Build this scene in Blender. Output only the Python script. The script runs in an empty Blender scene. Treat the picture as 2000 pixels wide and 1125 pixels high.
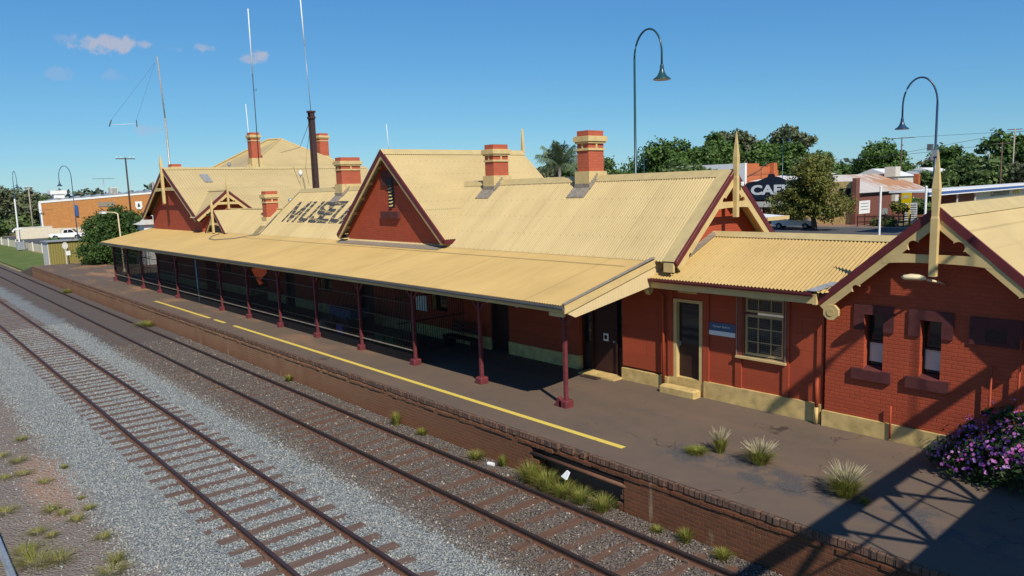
import bpy, math, random
import numpy as np
from mathutils import Vector, Matrix
random.seed(7)
R = math.radians
scene = bpy.context.scene
COL = scene.collection

# ------------------------------------------------------------------ camera, sky, sun, exposure
cam = bpy.data.objects.new("camera", bpy.data.cameras.new("camera"))
COL.objects.link(cam)
cam.data.sensor_width = 36.0
cam.data.lens = 1439.0 / 2000 * 36
cam.data.clip_start, cam.data.clip_end = 0.05, 9000
yw, pt, rl = R(-48.93487), R(-7.74762), R(-1.86829)
fw = Vector((math.sin(yw)*math.cos(pt), math.cos(yw)*math.cos(pt), math.sin(pt)))
rt = Vector((math.cos(yw), -math.sin(yw), 0)); up = rt.cross(fw)
rt2 = rt*math.cos(rl) + up*math.sin(rl); up2 = up*math.cos(rl) - rt*math.sin(rl)
M4 = Matrix((rt2, up2, -fw)).transposed().to_4x4(); M4.translation = (0, 0, 5.8)
cam.matrix_world = M4
scene.camera = cam

SUN = Vector((1.0, -0.42, 1.0)).normalized()
world = bpy.data.worlds.new("World"); scene.world = world; world.use_nodes = True
wn, wl = world.node_tree.nodes, world.node_tree.links
wn.clear()
sky = wn.new("ShaderNodeTexSky"); sky.sky_type = 'NISHITA'; sky.sun_disc = False
sky.sun_elevation = math.asin(SUN.z); sky.sun_rotation = math.atan2(SUN.x, SUN.y)
sky.air_density, sky.dust_density, sky.ozone_density, sky.altitude = 1.0, 0.0, 3.0, 300
bg = wn.new("ShaderNodeBackground"); bg.inputs[1].default_value = 0.10
wo = wn.new("ShaderNodeOutputWorld")
tc = wn.new("ShaderNodeTexCoord")
# a few small fair-weather clouds, by direction in the sky
cn = wn.new("ShaderNodeTexNoise"); cn.inputs['Scale'].default_value = 38; cn.inputs['Detail'].default_value = 7
cn.inputs['Roughness'].default_value = 0.6
wl.new(tc.outputs['Generated'], cn.inputs['Vector'])
acc = None
for (dx, dy, dz, rad, sx, amt) in ((-.9595, .222, .1795, .046, 1.0, .85), (-.955, .243, .178, .040, 1.0, .85), (-.948, .270, .180, .020, 1.0, .6), (-.940, .303, .1765, .030, .9, .42),
                                   (-.929, .331, .177, .028, 1.0, .55), (-.903, .392, .172, .026, 1.0, .85), (-.911, .374, .167, .028, .9, .6),
                                   (-.972, .18, .143, .030, .9, .22), (-.962, .232, .143, .026, .9, .2), (-.955, .26, .082, .035, .9, .3), (-.985, .10, .15, .02, .9, .2), (-.977, .20, .183, .026, .9, .25)):
    vm = wn.new("ShaderNodeVectorMath"); vm.operation = 'SUBTRACT'
    d = Vector((dx, dy, dz)).normalized(); vm.inputs[1].default_value = d
    wl.new(tc.outputs['Generated'], vm.inputs[0])
    sc_ = wn.new("ShaderNodeVectorMath"); sc_.operation = 'MULTIPLY'; sc_.inputs[1].default_value = (1, 1, 2.3)
    wl.new(vm.outputs[0], sc_.inputs[0])
    ln = wn.new("ShaderNodeVectorMath"); ln.operation = 'LENGTH'; wl.new(sc_.outputs[0], ln.inputs[0])
    mr = wn.new("ShaderNodeMapRange"); mr.inputs[1].default_value = rad; mr.inputs[2].default_value = rad*.1
    mr.inputs[3].default_value = 0; mr.inputs[4].default_value = 1
    wl.new(ln.outputs['Value'], mr.inputs[0])
    ad = wn.new("ShaderNodeMath"); ad.operation = 'MULTIPLY_ADD'; ad.inputs[1].default_value = 1.0
    wl.new(mr.outputs[0], ad.inputs[0])
    nm = wn.new("ShaderNodeMath"); nm.operation = 'MULTIPLY_ADD'; nm.inputs[1].default_value = 3.0; nm.inputs[2].default_value = -1.95
    wl.new(cn.outputs['Fac'], nm.inputs[0]); wl.new(nm.outputs[0], ad.inputs[2])
    m2 = wn.new("ShaderNodeMapRange"); m2.inputs[1].default_value = 0.05; m2.inputs[2].default_value = .55
    m2.inputs[3].default_value = 0; m2.inputs[4].default_value = amt; m2.interpolation_type = 'SMOOTHSTEP'
    wl.new(ad.outputs[0], m2.inputs[0])
    mm = wn.new("ShaderNodeMapRange"); mm.inputs[1].default_value = 0.02; mm.inputs[2].default_value = .35
    wl.new(mr.outputs[0], mm.inputs[0])
    mf = wn.new("ShaderNodeMath"); mf.operation = 'MULTIPLY'; wl.new(m2.outputs[0], mf.inputs[0]); wl.new(mm.outputs[0], mf.inputs[1]); m2 = mf
    if acc is None: acc = m2.outputs[0]
    else:
        mx = wn.new("ShaderNodeMath"); mx.operation = 'MAXIMUM'
        wl.new(acc, mx.inputs[0]); wl.new(m2.outputs[0], mx.inputs[1]); acc = mx.outputs[0]
mixc = wn.new("ShaderNodeMixRGB"); mixc.inputs[2].default_value = (4.6, 4.9, 6.0, 1)
# deepen the blue: per-channel response of the sky colour
sp_ = wn.new("ShaderNodeSeparateColor"); wl.new(sky.outputs[0], sp_.inputs[0]); cb_ = wn.new("ShaderNodeCombineColor")
for ch, (g_, k_) in enumerate(((1.0, .43), (.80, 1.07), (.54, 2.45))):
    pw = wn.new("ShaderNodeMath"); pw.operation = 'POWER'; pw.inputs[1].default_value = g_; wl.new(sp_.outputs[ch], pw.inputs[0])
    ml = wn.new("ShaderNodeMath"); ml.operation = 'MULTIPLY'; ml.inputs[1].default_value = k_; wl.new(pw.outputs[0], ml.inputs[0]); wl.new(ml.outputs[0], cb_.inputs[ch])
wl.new(acc, mixc.inputs[0]); wl.new(cb_.outputs[0], mixc.inputs[1])
wl.new(mixc.outputs[0], bg.inputs[0]); wl.new(bg.outputs[0], wo.inputs[0])

sl = bpy.data.lights.new("sun", 'SUN'); sl.energy = 5.0; sl.angle = R(0.55); sl.color = (1.0, 0.93, 0.82)
so = bpy.data.objects.new("sun", sl); COL.objects.link(so)
so.rotation_euler = SUN.to_track_quat('Z', 'Y').to_euler()
so.location = (20, -10, 40)
scene.view_settings.view_transform = 'Standard'
scene.view_settings.look = 'None'
scene.view_settings.exposure = 0.0
scene.view_settings.gamma = 1.0

# ------------------------------------------------------------------ materials
class NT:
    def __init__(s, name):
        s.m = bpy.data.materials.new(name); s.m.use_nodes = True
        s.n, s.l = s.m.node_tree.nodes, s.m.node_tree.links
        s.b = s.n['Principled BSDF']
        s.tc = s.n.new("ShaderNodeTexCoord")
    def coord(s, kind='Object'): return s.tc.outputs[kind]
    def pos(s):
        g = s.n.new("ShaderNodeNewGeometry"); return g.outputs['Position']
    def wall(s):                                  # (x+y, z) so one brick pattern suits both wall directions
        sp = s.n.new("ShaderNodeSeparateXYZ"); s.l.new(s.pos(), sp.inputs[0])
        a = s.n.new("ShaderNodeMath"); a.operation = 'ADD'; s.l.new(sp.outputs[0], a.inputs[0]); s.l.new(sp.outputs[1], a.inputs[1])
        c = s.n.new("ShaderNodeCombineXYZ"); s.l.new(a.outputs[0], c.inputs[0]); s.l.new(sp.outputs[2], c.inputs[1]); return c.outputs[0]
    def scale(s, v, k):
        m = s.n.new("ShaderNodeVectorMath"); m.operation = 'MULTIPLY'; m.inputs[1].default_value = k
        s.l.new(v, m.inputs[0]); return m.outputs[0]
    def noise(s, v, scale, detail=4, rough=.55):
        t = s.n.new("ShaderNodeTexNoise"); t.inputs['Scale'].default_value = scale; t.inputs['Detail'].default_value = detail
        t.inputs['Roughness'].default_value = rough; s.l.new(v, t.inputs['Vector']); return t.outputs['Fac']
    def rng(s, f, a, b, c=0, d=1, smooth=False):
        t = s.n.new("ShaderNodeMapRange"); t.clamp = True
        for i, q in enumerate((a, b, c, d)): t.inputs[i+1].default_value = q
        if smooth: t.interpolation_type = 'SMOOTHSTEP'
        s.l.new(f, t.inputs[0]); return t.outputs[0]
    def mix(s, f, a, b, mode='MIX'):
        t = s.n.new("ShaderNodeMixRGB"); t.blend_type = mode
        for i, q in ((0, f), (1, a), (2, b)):
            if isinstance(q, (int, float)): t.inputs[i].default_value = q
            elif isinstance(q, tuple): t.inputs[i].default_value = (*q, 1)
            else: s.l.new(q, t.inputs[i])
        return t.outputs[0]
    def math(s, op, a, b=None):
        t = s.n.new("ShaderNodeMath"); t.operation = op
        for i, q in ((0, a), (1, b)):
            if q is None: continue
            if isinstance(q, (int, float)): t.inputs[i].default_value = q
            else: s.l.new(q, t.inputs[i])
        return t.outputs[0]
    def sep(s, v):
        t = s.n.new("ShaderNodeSeparateXYZ"); s.l.new(v, t.inputs[0]); return t.outputs
    def bump(s, h, strength=.5, dist=.02, prev=None):
        t = s.n.new("ShaderNodeBump"); t.inputs['Strength'].default_value = strength; t.inputs['Distance'].default_value = dist
        s.l.new(h, t.inputs['Height'])
        if prev is not None: s.l.new(prev, t.inputs['Normal'])
        return t.outputs[0]
    def out(s, col, rough=.7, normal=None, metal=0, spec=.3):
        if isinstance(col, tuple): s.b.inputs['Base Color'].default_value = (*col, 1)
        else: s.l.new(col, s.b.inputs['Base Color'])
        if isinstance(rough, (int, float)): s.b.inputs['Roughness'].default_value = rough
        else: s.l.new(rough, s.b.inputs['Roughness'])
        s.b.inputs['Metallic'].default_value = metal
        s.b.inputs['Specular IOR Level'].default_value = spec
        if normal is not None: s.l.new(normal, s.b.inputs['Normal'])
        return s.m

def k3(c, k): return tuple(min(1, x*k) for x in c)

def paint(name, c, rough=.6, var=.12, scale=3.0, bump=.15, spec=.3, metal=0):
    t = NT(name); p = t.pos()
    n = t.noise(p, scale, 6); n2 = t.noise(p, scale*14, 3)
    col = t.mix(t.rng(n, .3, .7), k3(c, 1-var), k3(c, 1+var))
    col = t.mix(t.rng(n2, .62, .8, 0, var*2), col, k3(c, .55))
    return t.out(col, rough, t.bump(n2, bump, .004), metal, spec)

def roof_mat(name, c, c2, streak=.25, ax=1):
    t = NT(name); p = t.pos()
    n = t.noise(t.scale(p, (1, .35, .35)), 1.3, 6)
    st = t.noise(t.scale(p, (5, .25, .25)), 2.0, 4)
    fine = t.noise(p, 30, 3)
    col = t.mix(t.rng(n, .3, .7), c, c2)
    col = t.mix(t.rng(st, .5, .75, 0, streak), col, k3(c, .72))
    col = t.mix(t.rng(fine, .68, .78, 0, .5), col, k3(c, .5))
    x = t.sep(p)[0]
    lap = t.math('FRACT', t.math('MULTIPLY', x, 1/.76))
    l1 = t.rng(lap, .0, .035, .22, 0)
    col = t.mix(l1, col, k3(c, .5))
    lp2 = t.math('FRACT', t.math('MULTIPLY', t.math('ADD', t.sep(p)[0], .4), 1/4.56)); col = t.mix(t.rng(lp2, .0, .012, .55, 0), col, k3(c, .38))
    blot = t.noise(t.scale(p, (.55, .55, .55)), .7, 7, .6); col = t.mix(t.rng(blot, .45, .68, 0, .30), col, k3(c2, 1.22)); col = t.mix(t.rng(blot, .42, .25, 0, .35), col, k3(c, .68))
    sx = t.sep(p); ro = t.math('FRACT', t.math('MULTIPLY', sx[ax], 1/.62)); co = t.math('FRACT', t.math('MULTIPLY', sx[1-ax], 1/.285))
    dot = t.math('MULTIPLY', t.rng(ro, .03, .05, 1, 0), t.rng(co, .18, .24, 1, 0))
    col = t.mix(t.math('MULTIPLY', dot, .42), col, (.16, .10, .05))
    ru = t.noise(t.scale(p, (1.2, .5, .5)), 1.1, 8, .65)
    col = t.mix(t.rng(ru, .64, .78, 0, .45), col, (.36, .22, .10))
    return t.out(col, .55, t.bump(n, .12, .02), 0, .35)

def brick_paint(name, c, w=.23, h=.086, mortar=.012, str_=.36, var=.07, dirt=None):
    t = NT(name)
    v = t.wall()
    br = t.n.new("ShaderNodeTexBrick"); t.l.new(v, br.inputs['Vector'])
    br.inputs['Scale'].default_value = 1; br.inputs['Brick Width'].default_value = w; br.inputs['Row Height'].default_value = h
    br.inputs['Mortar Size'].default_value = mortar; br.inputs['Mortar Smooth'].default_value = .6
    br.inputs['Color1'].default_value = (*k3(c, 1-var), 1); br.inputs['Color2'].default_value = (*k3(c, 1+var), 1)
    br.inputs['Mortar'].default_value = (*k3(c, .88), 1)
    p = t.pos(); n = t.noise(p, 1.6, 6); n2 = t.noise(p, 24, 4)
    col = t.mix(t.rng(n, .35, .75, 0, .35), br.outputs['Color'], k3(c, .72))
    spl = t.math('MULTIPLY', t.rng(t.sep(p)[2], 1.0, .3, 0, .5), t.rng(n2, .35, .65)); col = t.mix(spl, col, k3(c, .5))
    chip = t.noise(p, 7, 6, .7); col = t.mix(t.rng(chip, .70, .73, 0, .5), col, tuple(min(1, q*1.1+.10) for q in c))
    if dirt: col = t.mix(t.rng(n2, .6, .75, 0, .5), col, dirt)
    inv = t.math('SUBTRACT', 1.0, br.outputs['Fac'])
    b1 = t.bump(inv, str_, .012); b2 = t.bump(n2, .25, .008, b1)
    return t.out(col, .75, b2, 0, .25)

M = {}
CREAM = (.60, .44, .19)
M['roof'] = roof_mat('roof_cream', (.445, .335, .150), (.505, .385, .178))
M['roof_far'] = roof_mat('roof_cream_far', (.455, .345, .158), (.51, .39, .182), .15)
M['roofx'] = roof_mat('roof_cream_cross', (.455, .345, .158), (.51, .39, .182), .2, 0)
M['ver'] = roof_mat('roof_tan', (.45, .305, .110), (.505, .35, .130))
M['ver'].name = 'verandah_tan'
M['cap'] = paint('roof_capping', (.50, .385, .175), .6, .1)
M['trim'] = paint('cream_trim', CREAM, .6, .1)
M['maroon'] = paint('maroon_trim', (.12, .022, .024), .55, .15)
M['maroon2'] = paint('maroon_stone', (.10, .028, .026), .75, .2, 6, .3)
M['post'] = paint('maroon_post', (.145, .030, .034), .6, .25, 8)
M['red'] = brick_paint('red_painted_brick', (.40, .074, .032))
M['redsmooth'] = brick_paint('red_painted_block', (.38, .070, .030), 1.35, .42, .008, .5)
M['chimred'] = brick_paint('chimney_red', (.46, .112, .058), .23, .09, .010, .35)
M['plinth'] = paint('cream_plinth', (.56, .40, .155), .8, .25, 4, .9)
M['chimcream'] = paint('chimney_cream', (.60, .45, .205), .75, .12, 5, .5)
M['lead'] = paint('lead_flashing', (.26, .22, .17), .6, .25, 8)
M['gutter'] = paint('grey_gutter', (.12, .12, .125), .45, .2)
M['zinc'] = paint('zinc_flashing', (.38, .37, .33), .45, .25, 8, .2, .5, .3)
M['dark'] = paint('near_black', (.012, .011, .012), .5, .2)
M['darkwood'] = paint('dark_door', (.04, .016, .012), .5, .2)
M['mesh'] = paint('black_steel', (.012, .012, .014), .45, .1)
M['white'] = paint('white_paint', (.75, .75, .72), .5, .06)
M['offwhite'] = paint('offwhite_paint', (.6, .58, .5), .6, .1)
M['steel'] = paint('galvanised', (.35, .37, .38), .4, .15, 6, .1, .5, .4)
M['lampgreen'] = paint('lamp_green', (.018, .062, .065), .3, .1, 4, .05, .5)
M['lampblue'] = paint('lamp_blue', (.022, .05, .095), .3, .1, 4, .05, .5)
M['brownsteel'] = paint('brown_steel', (.055, .03, .026), .6, .25, 5)
M['timber'] = paint('grey_timber', (.10, .065, .05), .8, .25, 5)
M['yellow'] = None
M['cable'] = paint('cable', (.05, .055, .06), .6)
M['blue'] = paint('pale_blue_pipe', (.22, .38, .46), .5, .1)
M['bluesign'] = paint('navy_sign', (.055, .105, .19), .35, .05)
M['navy'] = paint('navy_board', (.012, .018, .032), .5, .1)
M['purple'] = paint('purple_sign', (.12, .09, .35), .5, .05)
M['green'] = paint('green_plastic', (.015, .10, .035), .5, .1)
M['orangebrick'] = brick_paint('orange_brick', (.50, .22, .07), .24, .086, .012, .2, .18, (.62, .33, .13))
M['rustbrick'] = brick_paint('rust_painted_brick', (.46, .135, .05), .24, .086, .01, .3, .1)
M['brownbrick'] = brick_paint('brown_brick', (.19, .075, .055), .24, .086, .012, .3, .12)
M['olive'] = None
M['truckwhite'] = paint('vehicle_white', (.80, .80, .78), .2, .03, 3, 0, .5)
M['rubber'] = paint('rubber', (.02, .02, .02), .8)
M['bark'] = paint('bark', (.09, .065, .05), .9, .3, 5, .8)
M['palebark'] = paint('pale_bark', (.34, .29, .24), .9, .25, 4, .5)
M['lampcream'] = paint('cream_lamp', (.72, .60, .36), .45, .06)
M['sign_yellow'] = paint('yellow_board', (.80, .56, .0), .5, .04)
M['red2'] = paint('hydrant_red', (.5, .04, .03), .4)
M['bluefascia'] = paint('blue_fascia', (.04, .10, .30), .4, .05)
M['palecream'] = paint('pale_cream', (.66, .58, .43), .7, .1)
M['conc'] = paint('concrete', (.33, .30, .25), .85, .2, 3, .5)

def glass():
    t = NT('window_glass'); n = t.noise(t.pos(), 3, 2)
    return t.out((.012, .014, .018), .06, t.bump(n, .03, .01), 0, .6)
M['glass'] = glass()

def olive():
    t = NT('olive_ribbed_sheet'); x = t.sep(t.wall())[0]
    w = t.math('SINE', t.math('MULTIPLY', x, 30.0))
    return t.out(t.mix(t.rng(w, -1, 1), (.20, .165, .045), (.27, .23, .07)), .5, t.bump(w, .4, .02))
M['olive'] = olive()

def boards(name, c, pitch, axis=1):
    t = NT(name); x = t.sep(t.pos())[axis]
    f = t.math('FRACT', t.math('MULTIPLY', x, 1/pitch))
    g = t.rng(f, 0, .1, 1, 0)
    n = t.noise(t.pos(), 4, 5)
    return t.out(t.mix(t.math('MULTIPLY', g, .65), t.mix(n, k3(c, .9), k3(c, 1.08)), k3(c, .4)), .6, t.bump(t.math('SUBTRACT', 1.0, g), .4, .008))
M['boards'] = boards('cream_boards', (.70, .54, .28), .11)
M['doorboards'] = boards('dark_door_boards', (.05, .018, .014), .12, 0)

def yellow():
    t = NT('yellow_line_paint'); p = t.pos(); n = t.noise(p, 7, 7, .65); x = t.sep(p)[0]
    n3 = t.noise(p, 45, 4)
    worn = t.rng(t.math('ADD', n, t.math('MULTIPLY', n3, .25)),   .72, .86, 0, .7)
    return t.out(t.mix(worn, (.72, .54, .10), (.16, .115, .07)), .7, t.bump(n3, .3, .005))
M['yellow'] = yellow()

def asphalt():
    t = NT('platform_asphalt'); p = t.pos(); sp = t.sep(p)
    n = t.noise(p, .55, 6); n2 = t.noise(p, 2.3, 6); f = t.noise(p, 55, 5, .7); ff = t.noise(p, 160, 2)
    col = t.mix(t.rng(n, .3, .7), (.172, .123, .088), (.140, .106, .080))
    col = t.mix(t.rng(n2, .4, .75, 0, .55), col, (.20, .135, .088))
    # orange dust patches along the post line and towards the far end
    far = t.rng(sp[0], -14, -46, 0.10, .9)
    dn = t.noise(t.scale(p, (.22, .75, 1)), 1.0, 4)
    dust = t.math('MULTIPLY', t.rng(dn, .49, .66, 0, 1, True), far)
    band = t.rng(sp[1], 11.6, 12.6, .35, 1)
    col = t.mix(t.math('MULTIPLY', dust, band), col, (.40, .215, .11))
    # grey gravelly repair strip
    gx = t.noise(t.scale(p, (1.1, 1.1, 1)), 1.7, 5)
    gb = t.math('MULTIPLY', t.rng(sp[1], 12.1, 12.5, 0, 1, True), t.rng(sp[1], 13.6, 13.1, 0, 1, True))
    gb = t.math('MULTIPLY', gb, t.math('MULTIPLY', t.rng(sp[0], -9.9, -9.3), t.rng(sp[0], -2.0, -3.0)))
    gr = t.math('MULTIPLY', gb, t.rng(gx, .42, .56, 0, .85, True))
    vv = t.n.new("ShaderNodeTexVoronoi"); vv.inputs['Scale'].default_value = 34; t.l.new(p, vv.inputs['Vector'])
    gcol = t.mix(t.rng(vv.outputs['Distance'], .1, .6), (.16, .15, .14), (.07, .068, .07))
    col = t.mix(gr, col, gcol)
    # cracks
    cv = t.n.new("ShaderNodeTexVoronoi"); cv.feature = 'DISTANCE_TO_EDGE'; cv.inputs['Scale'].default_value = .42
    wv = t.n.new("ShaderNodeVectorMath"); wv.operation = 'ADD'
    nz = t.n.new("ShaderNodeTexNoise"); nz.inputs['Scale'].default_value = 1.8; nz.inputs['Detail'].default_value = 6
    t.l.new(p, nz.inputs['Vector']); t.l.new(p, wv.inputs[0])
    t.l.new(t.scale(nz.outputs['Color'], (1.6, 1.6, 0)), wv.inputs[1]); t.l.new(wv.outputs[0], cv.inputs['Vector'])
    ck = t.rng(cv.outputs['Distance'], .004, .012, 1, 0)
    ckm = t.math('MULTIPLY', ck, t.rng(t.noise(p, .8, 3), .54, .64, 0, .8))
    col = t.mix(ckm, col, (.03, .024, .02))
    col = t.mix(t.rng(f, .35, .7, 0, .5), col, (.065, .05, .038))
    col = t.mix(t.rng(ff, .64, .74, 0, .5), col, (.26, .21, .16))
    h = t.math('SUBTRACT', f, t.math('MULTIPLY', ckm, .8))
    return t.out(col, .88, t.bump(h, .5, .012), 0, .2)
M['asphalt'] = asphalt()

def platbrick():
    t = NT('platform_brick'); v = t.wall(); p = t.pos(); sp = t.sep(p)
    br = t.n.new("ShaderNodeTexBrick"); t.l.new(v, br.inputs['Vector']); br.inputs['Scale'].default_value = 1
    br.inputs['Brick Width'].default_value = .235; br.inputs['Row Height'].default_value = .085
    br.inputs['Mortar Size'].default_value = .012; br.inputs['Mortar Smooth'].default_value = .4
    br.inputs['Color1'].default_value = (.15, .058, .030, 1); br.inputs['Color2'].default_value = (.22, .080, .038, 1)
    br.inputs['Mortar'].default_value = (.17, .10, .06, 1); br.inputs['Bias'].default_value = -.1
    n = t.noise(p, 1.2, 7); n2 = t.noise(p, 18, 4)
    st = t.noise(t.scale(p, (2.2, 1, .3)), 1.4, 5)
    col = t.mix(t.rng(n, .35, .7, 0, .6), br.outputs['Color'], (.10, .045, .026))
    dustf = t.rng(sp[0], -11, -26, .0, .9)
    col = t.mix(t.math('MULTIPLY', dustf, t.rng(n, .15, .6, .4, 1)), col, (.34, .185, .10))
    low = t.math('MULTIPLY', t.rng(sp[2], -.55, -1.0, 0, .5), t.rng(sp[0], -8, -16, .3, 1))
    col = t.mix(low, col, (.22, .085, .038))
    col = t.mix(t.rng(st, .66, .74, 0, .7), col, (.45, .36, .24))
    col = t.mix(t.rng(n2, .62, .75, 0, .5), col, (.05, .028, .02))
    b = t.bump(t.math('SUBTRACT', 1.0, br.outputs['Fac']), .7, .02)
    return t.out(col, .9, t.bump(n2, .5, .015, b), 0, .15)
M['platbrick'] = platbrick()

def coping():
    t = NT('coping_brick'); p = t.pos(); sp = t.sep(p)
    f = t.math('FRACT', t.math('MULTIPLY', sp[0], 1/.125)); g = t.rng(f, 0, .12, 1, 0)
    fl = t.math('FLOOR', t.math('MULTIPLY', sp[0], 1/.125))
    wn_ = t.n.new("ShaderNodeTexWhiteNoise"); wn_.noise_dimensions = '1D'; t.l.new(fl, wn_.inputs['W'])
    n = t.noise(p, 14, 6)
    col = t.mix(wn_.outputs['Value'], (.13, .070, .048), (.20, .110, .072))
    col = t.mix(t.rng(t.noise(p, 1.4, 6), .45, .7, 0, .8), col, (.115, .085, .062))
    col = t.mix(t.math('MULTIPLY', g, .9), col, (.07, .04, .03))
    col = t.mix(t.rng(n, .58, .7, 0, .6), col, (.33, .24, .16))
    return t.out(col, .9, t.bump(t.math('SUBTRACT', n, g), .7, .02), 0, .15)
M['coping'] = coping()

def ballast():
    t = NT('ballast_bed'); p = t.pos(); sp = t.sep(p)
    wob = t.math('MULTIPLY', t.math('SUBTRACT', t.noise(p, .9, 5), .5), 1.5)
    y = t.math('ADD', sp[1], wob)
    v = t.n.new("ShaderNodeTexVoronoi"); v.inputs['Scale'].default_value = 17; t.l.new(p, v.inputs['Vector'])
    v2 = t.n.new("ShaderNodeTexVoronoi"); v2.inputs['Scale'].default_value = 29; t.l.new(p, v2.inputs['Vector'])
    hsv = t.sep(v.outputs['Color'])[0]
    light = t.mix(hsv, (.20, .218, .21), (.33, .35, .335))
    light = t.mix(t.rng(t.noise(p, .8, 5), .35, .7, 0, .5), light, (.28, .30, .27))
    dark = t.mix(hsv, (.105, .084, .068), (.21, .172, .14))
    dark = t.mix(t.rng(t.noise(p, .7, 6), .4, .65, 0, .65), dark, (.155, .112, .083))
    farb = t.rng(sp[0], -20, -45, 0, .75)
    dark = t.mix(farb, dark, (.15, .118, .098))
    dirt = t.mix(t.noise(p, 1.1, 6), (.27, .205, .15), (.175, .15, .128))
    dirt = t.mix(t.rng(t.noise(p, 40, 3), .5, .65, 0, .6), dirt, (.27, .25, .22))
    ex = t.math('DIVIDE', t.math('ADD', sp[0], 20.6), 3.4); ey = t.math('DIVIDE', t.math('SUBTRACT', sp[1], 2.75), .75)
    el = t.math('ADD', t.math('MULTIPLY', ex, ex), t.math('MULTIPLY', ey, ey))
    red = t.rng(t.math('ADD', el, t.math('MULTIPLY', t.noise(p, 2.2, 5), 1.2)), 1.7, .6, 0, .9, True)
    dirt = t.mix(red, dirt, (.36, .235, .16))
    col = t.mix(t.rng(y, 7.75, 8.35, 0, 1, True), light, dark)
    col = t.mix(t.rng(y, 3.65, 2.9, 0, 1, True), col, dirt)
    gap = t.rng(v.outputs['Distance'], .25, .6, 0, .4)
    dirtm = t.rng(y, 3.65, 2.9, 1, .25)
    col = t.mix(t.math('MULTIPLY', gap, dirtm), col, k3((.05, .05, .05), 1))
    h = t.math('SUBTRACT', 1.0, v.outputs['Distance'])
    b = t.bump(h, .9, .05); b = t.bump(v2.outputs['Distance'], .4, .02, b)
    return t.out(col, .9, b, 0, .2)
M['ballast'] = ballast()

def stone(name, c1, c2, c3):
    t = NT(name); a = t.n.new("ShaderNodeAttribute"); a.attribute_name = 'rnd'
    col = t.mix(a.outputs['Fac'], c1, c2)
    col = t.mix(t.rng(a.outputs['Fac'], .965, .97), col, c3)
    return t.out(col, .85, t.bump(t.noise(t.pos(), 60, 3), .3, .01), 0, .25)
M['stone_l'] = stone('pale_ballast_stone', (.215, .228, .216), (.345, .360, .342), (.50, .44, .36))
M['stone_d'] = stone('dark_ballast_stone', (.098, .080, .065), (.205, .170, .138), (.40, .35, .28))

def rust(name, c1, c2):
    t = NT(name); p = t.pos(); n = t.noise(p, 9, 6); n2 = t.noise(t.scale(p, (.6, 4, 4)), 3, 4)
    return t.out(t.mix(t.rng(n, .35, .7), c1, t.mix(n2, c1, c2)), .62, t.bump(n, .25, .006), 0, .35)
M['rail'] = rust('rail_brown_steel', (.040, .024, .026), (.075, .042, .040))
M['railside'] = rust('rail_rusty_side', (.115, .052, .030), (.18, .085, .050))
M['railmain'] = rust('rail_dark_steel', (.030, .020, .017), (.055, .036, .028))
def sleeper(name, c1, c2):
    t = NT(name); p = t.pos(); n = t.noise(t.scale(p, (9, 1, 6)), 2.2, 6); n2 = t.noise(p, .9, 4)
    col = t.mix(t.rng(n, .3, .7), c1, c2); col = t.mix(t.rng(n2, .5, .7, 0, .6), col, (.14, .105, .08))
    return t.out(col, .85, t.bump(n, .6, .015), 0, .15)
M['sleeper'] = sleeper('rusty_sleeper', (.112, .072, .056), (.165, .108, .083))
M['sleeperm'] = sleeper('brown_sleeper', (.105, .058, .038), (.16, .088, .056))

def ground():
    t = NT('ground_soil'); p = t.pos(); sp = t.sep(p)
    n = t.noise(p, .12, 6); n2 = t.noise(p, 1.5, 5); n3 = t.noise(p, .02, 3)
    soil = t.mix(n, (.23, .165, .105), (.30, .235, .155))
    grass = t.mix(n2, (.075, .115, .028), (.16, .17, .05))
    col = t.mix(t.rng(n, .42, .6), soil, grass)
    dry = t.mix(n2, (.29, .25, .12), (.20, .19, .075))
    col = t.mix(t.rng(n3, .4, .6, 0, .7), col, dry)
    return t.out(col, .95, t.bump(n2, .5, .05), 0, .1)
M['ground'] = ground()
def lawn():
    t = NT('lawn_grass'); p = t.pos(); n = t.noise(p, .5, 6); f = t.noise(p, 9, 4)
    col = t.mix(t.rng(n, .3, .65), (.06, .115, .022), (.12, .165, .045))
    return t.out(t.mix(t.rng(f, .4, .7, 0, .6), col, (.20, .19, .07)), .95, t.bump(f, .8, .06), 0, .1)
M['lawn'] = lawn()
M['road'] = paint('road_asphalt', (.085, .085, .085), .85, .15, 1.2, .4)
M['pavers'] = paint('brick_pavers', (.30, .155, .10), .85, .2, 2, .3)
M['carpark'] = paint('gravel_yard', (.20, .165, .13), .9, .2, .6, .4)

def leafmat(name, c1, c2, c3=None, scale=.6, trans=.25):
    t = NT(name); a = t.n.new("ShaderNodeAttribute"); a.attribute_name = 'rnd'
    n = t.noise(t.pos(), scale, 3)
    col = t.mix(a.outputs['Fac'], c1, c2)
    col = t.mix(t.rng(n, .4, .65, 0, .5), col, c3 or k3(c2, 1.15))
    m = t.out(col, .55, None, 0, .3)
    tr = t.n.new("ShaderNodeBsdfTranslucent"); t.l.new(col, tr.inputs['Color'])
    ms = t.n.new("ShaderNodeMixShader"); ms.inputs[0].default_value = trans
    t.l.new(t.b.outputs[0], ms.inputs[1]); t.l.new(tr.outputs[0], ms.inputs[2])
    t.l.new(ms.outputs[0], t.n['Material Output'].inputs['Surface'])
    return m
M['leaf_dark'] = leafmat('foliage_dark_green', (.050, .106, .022), (.110, .195, .042), (.14, .22, .05))
M['leaf_euc'] = leafmat('foliage_grey_green', (0.090, 0.116, 0.056), (0.178, 0.194, 0.097))
M['leaf_olive'] = leafmat('foliage_olive', (.088, .106, .018), (.205, .205, .044), (.23, .215, .05), .5)
M['leaf_mid'] = leafmat('foliage_mid_green', (0.070, 0.126, 0.039), (0.140, 0.201, 0.062))
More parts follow.
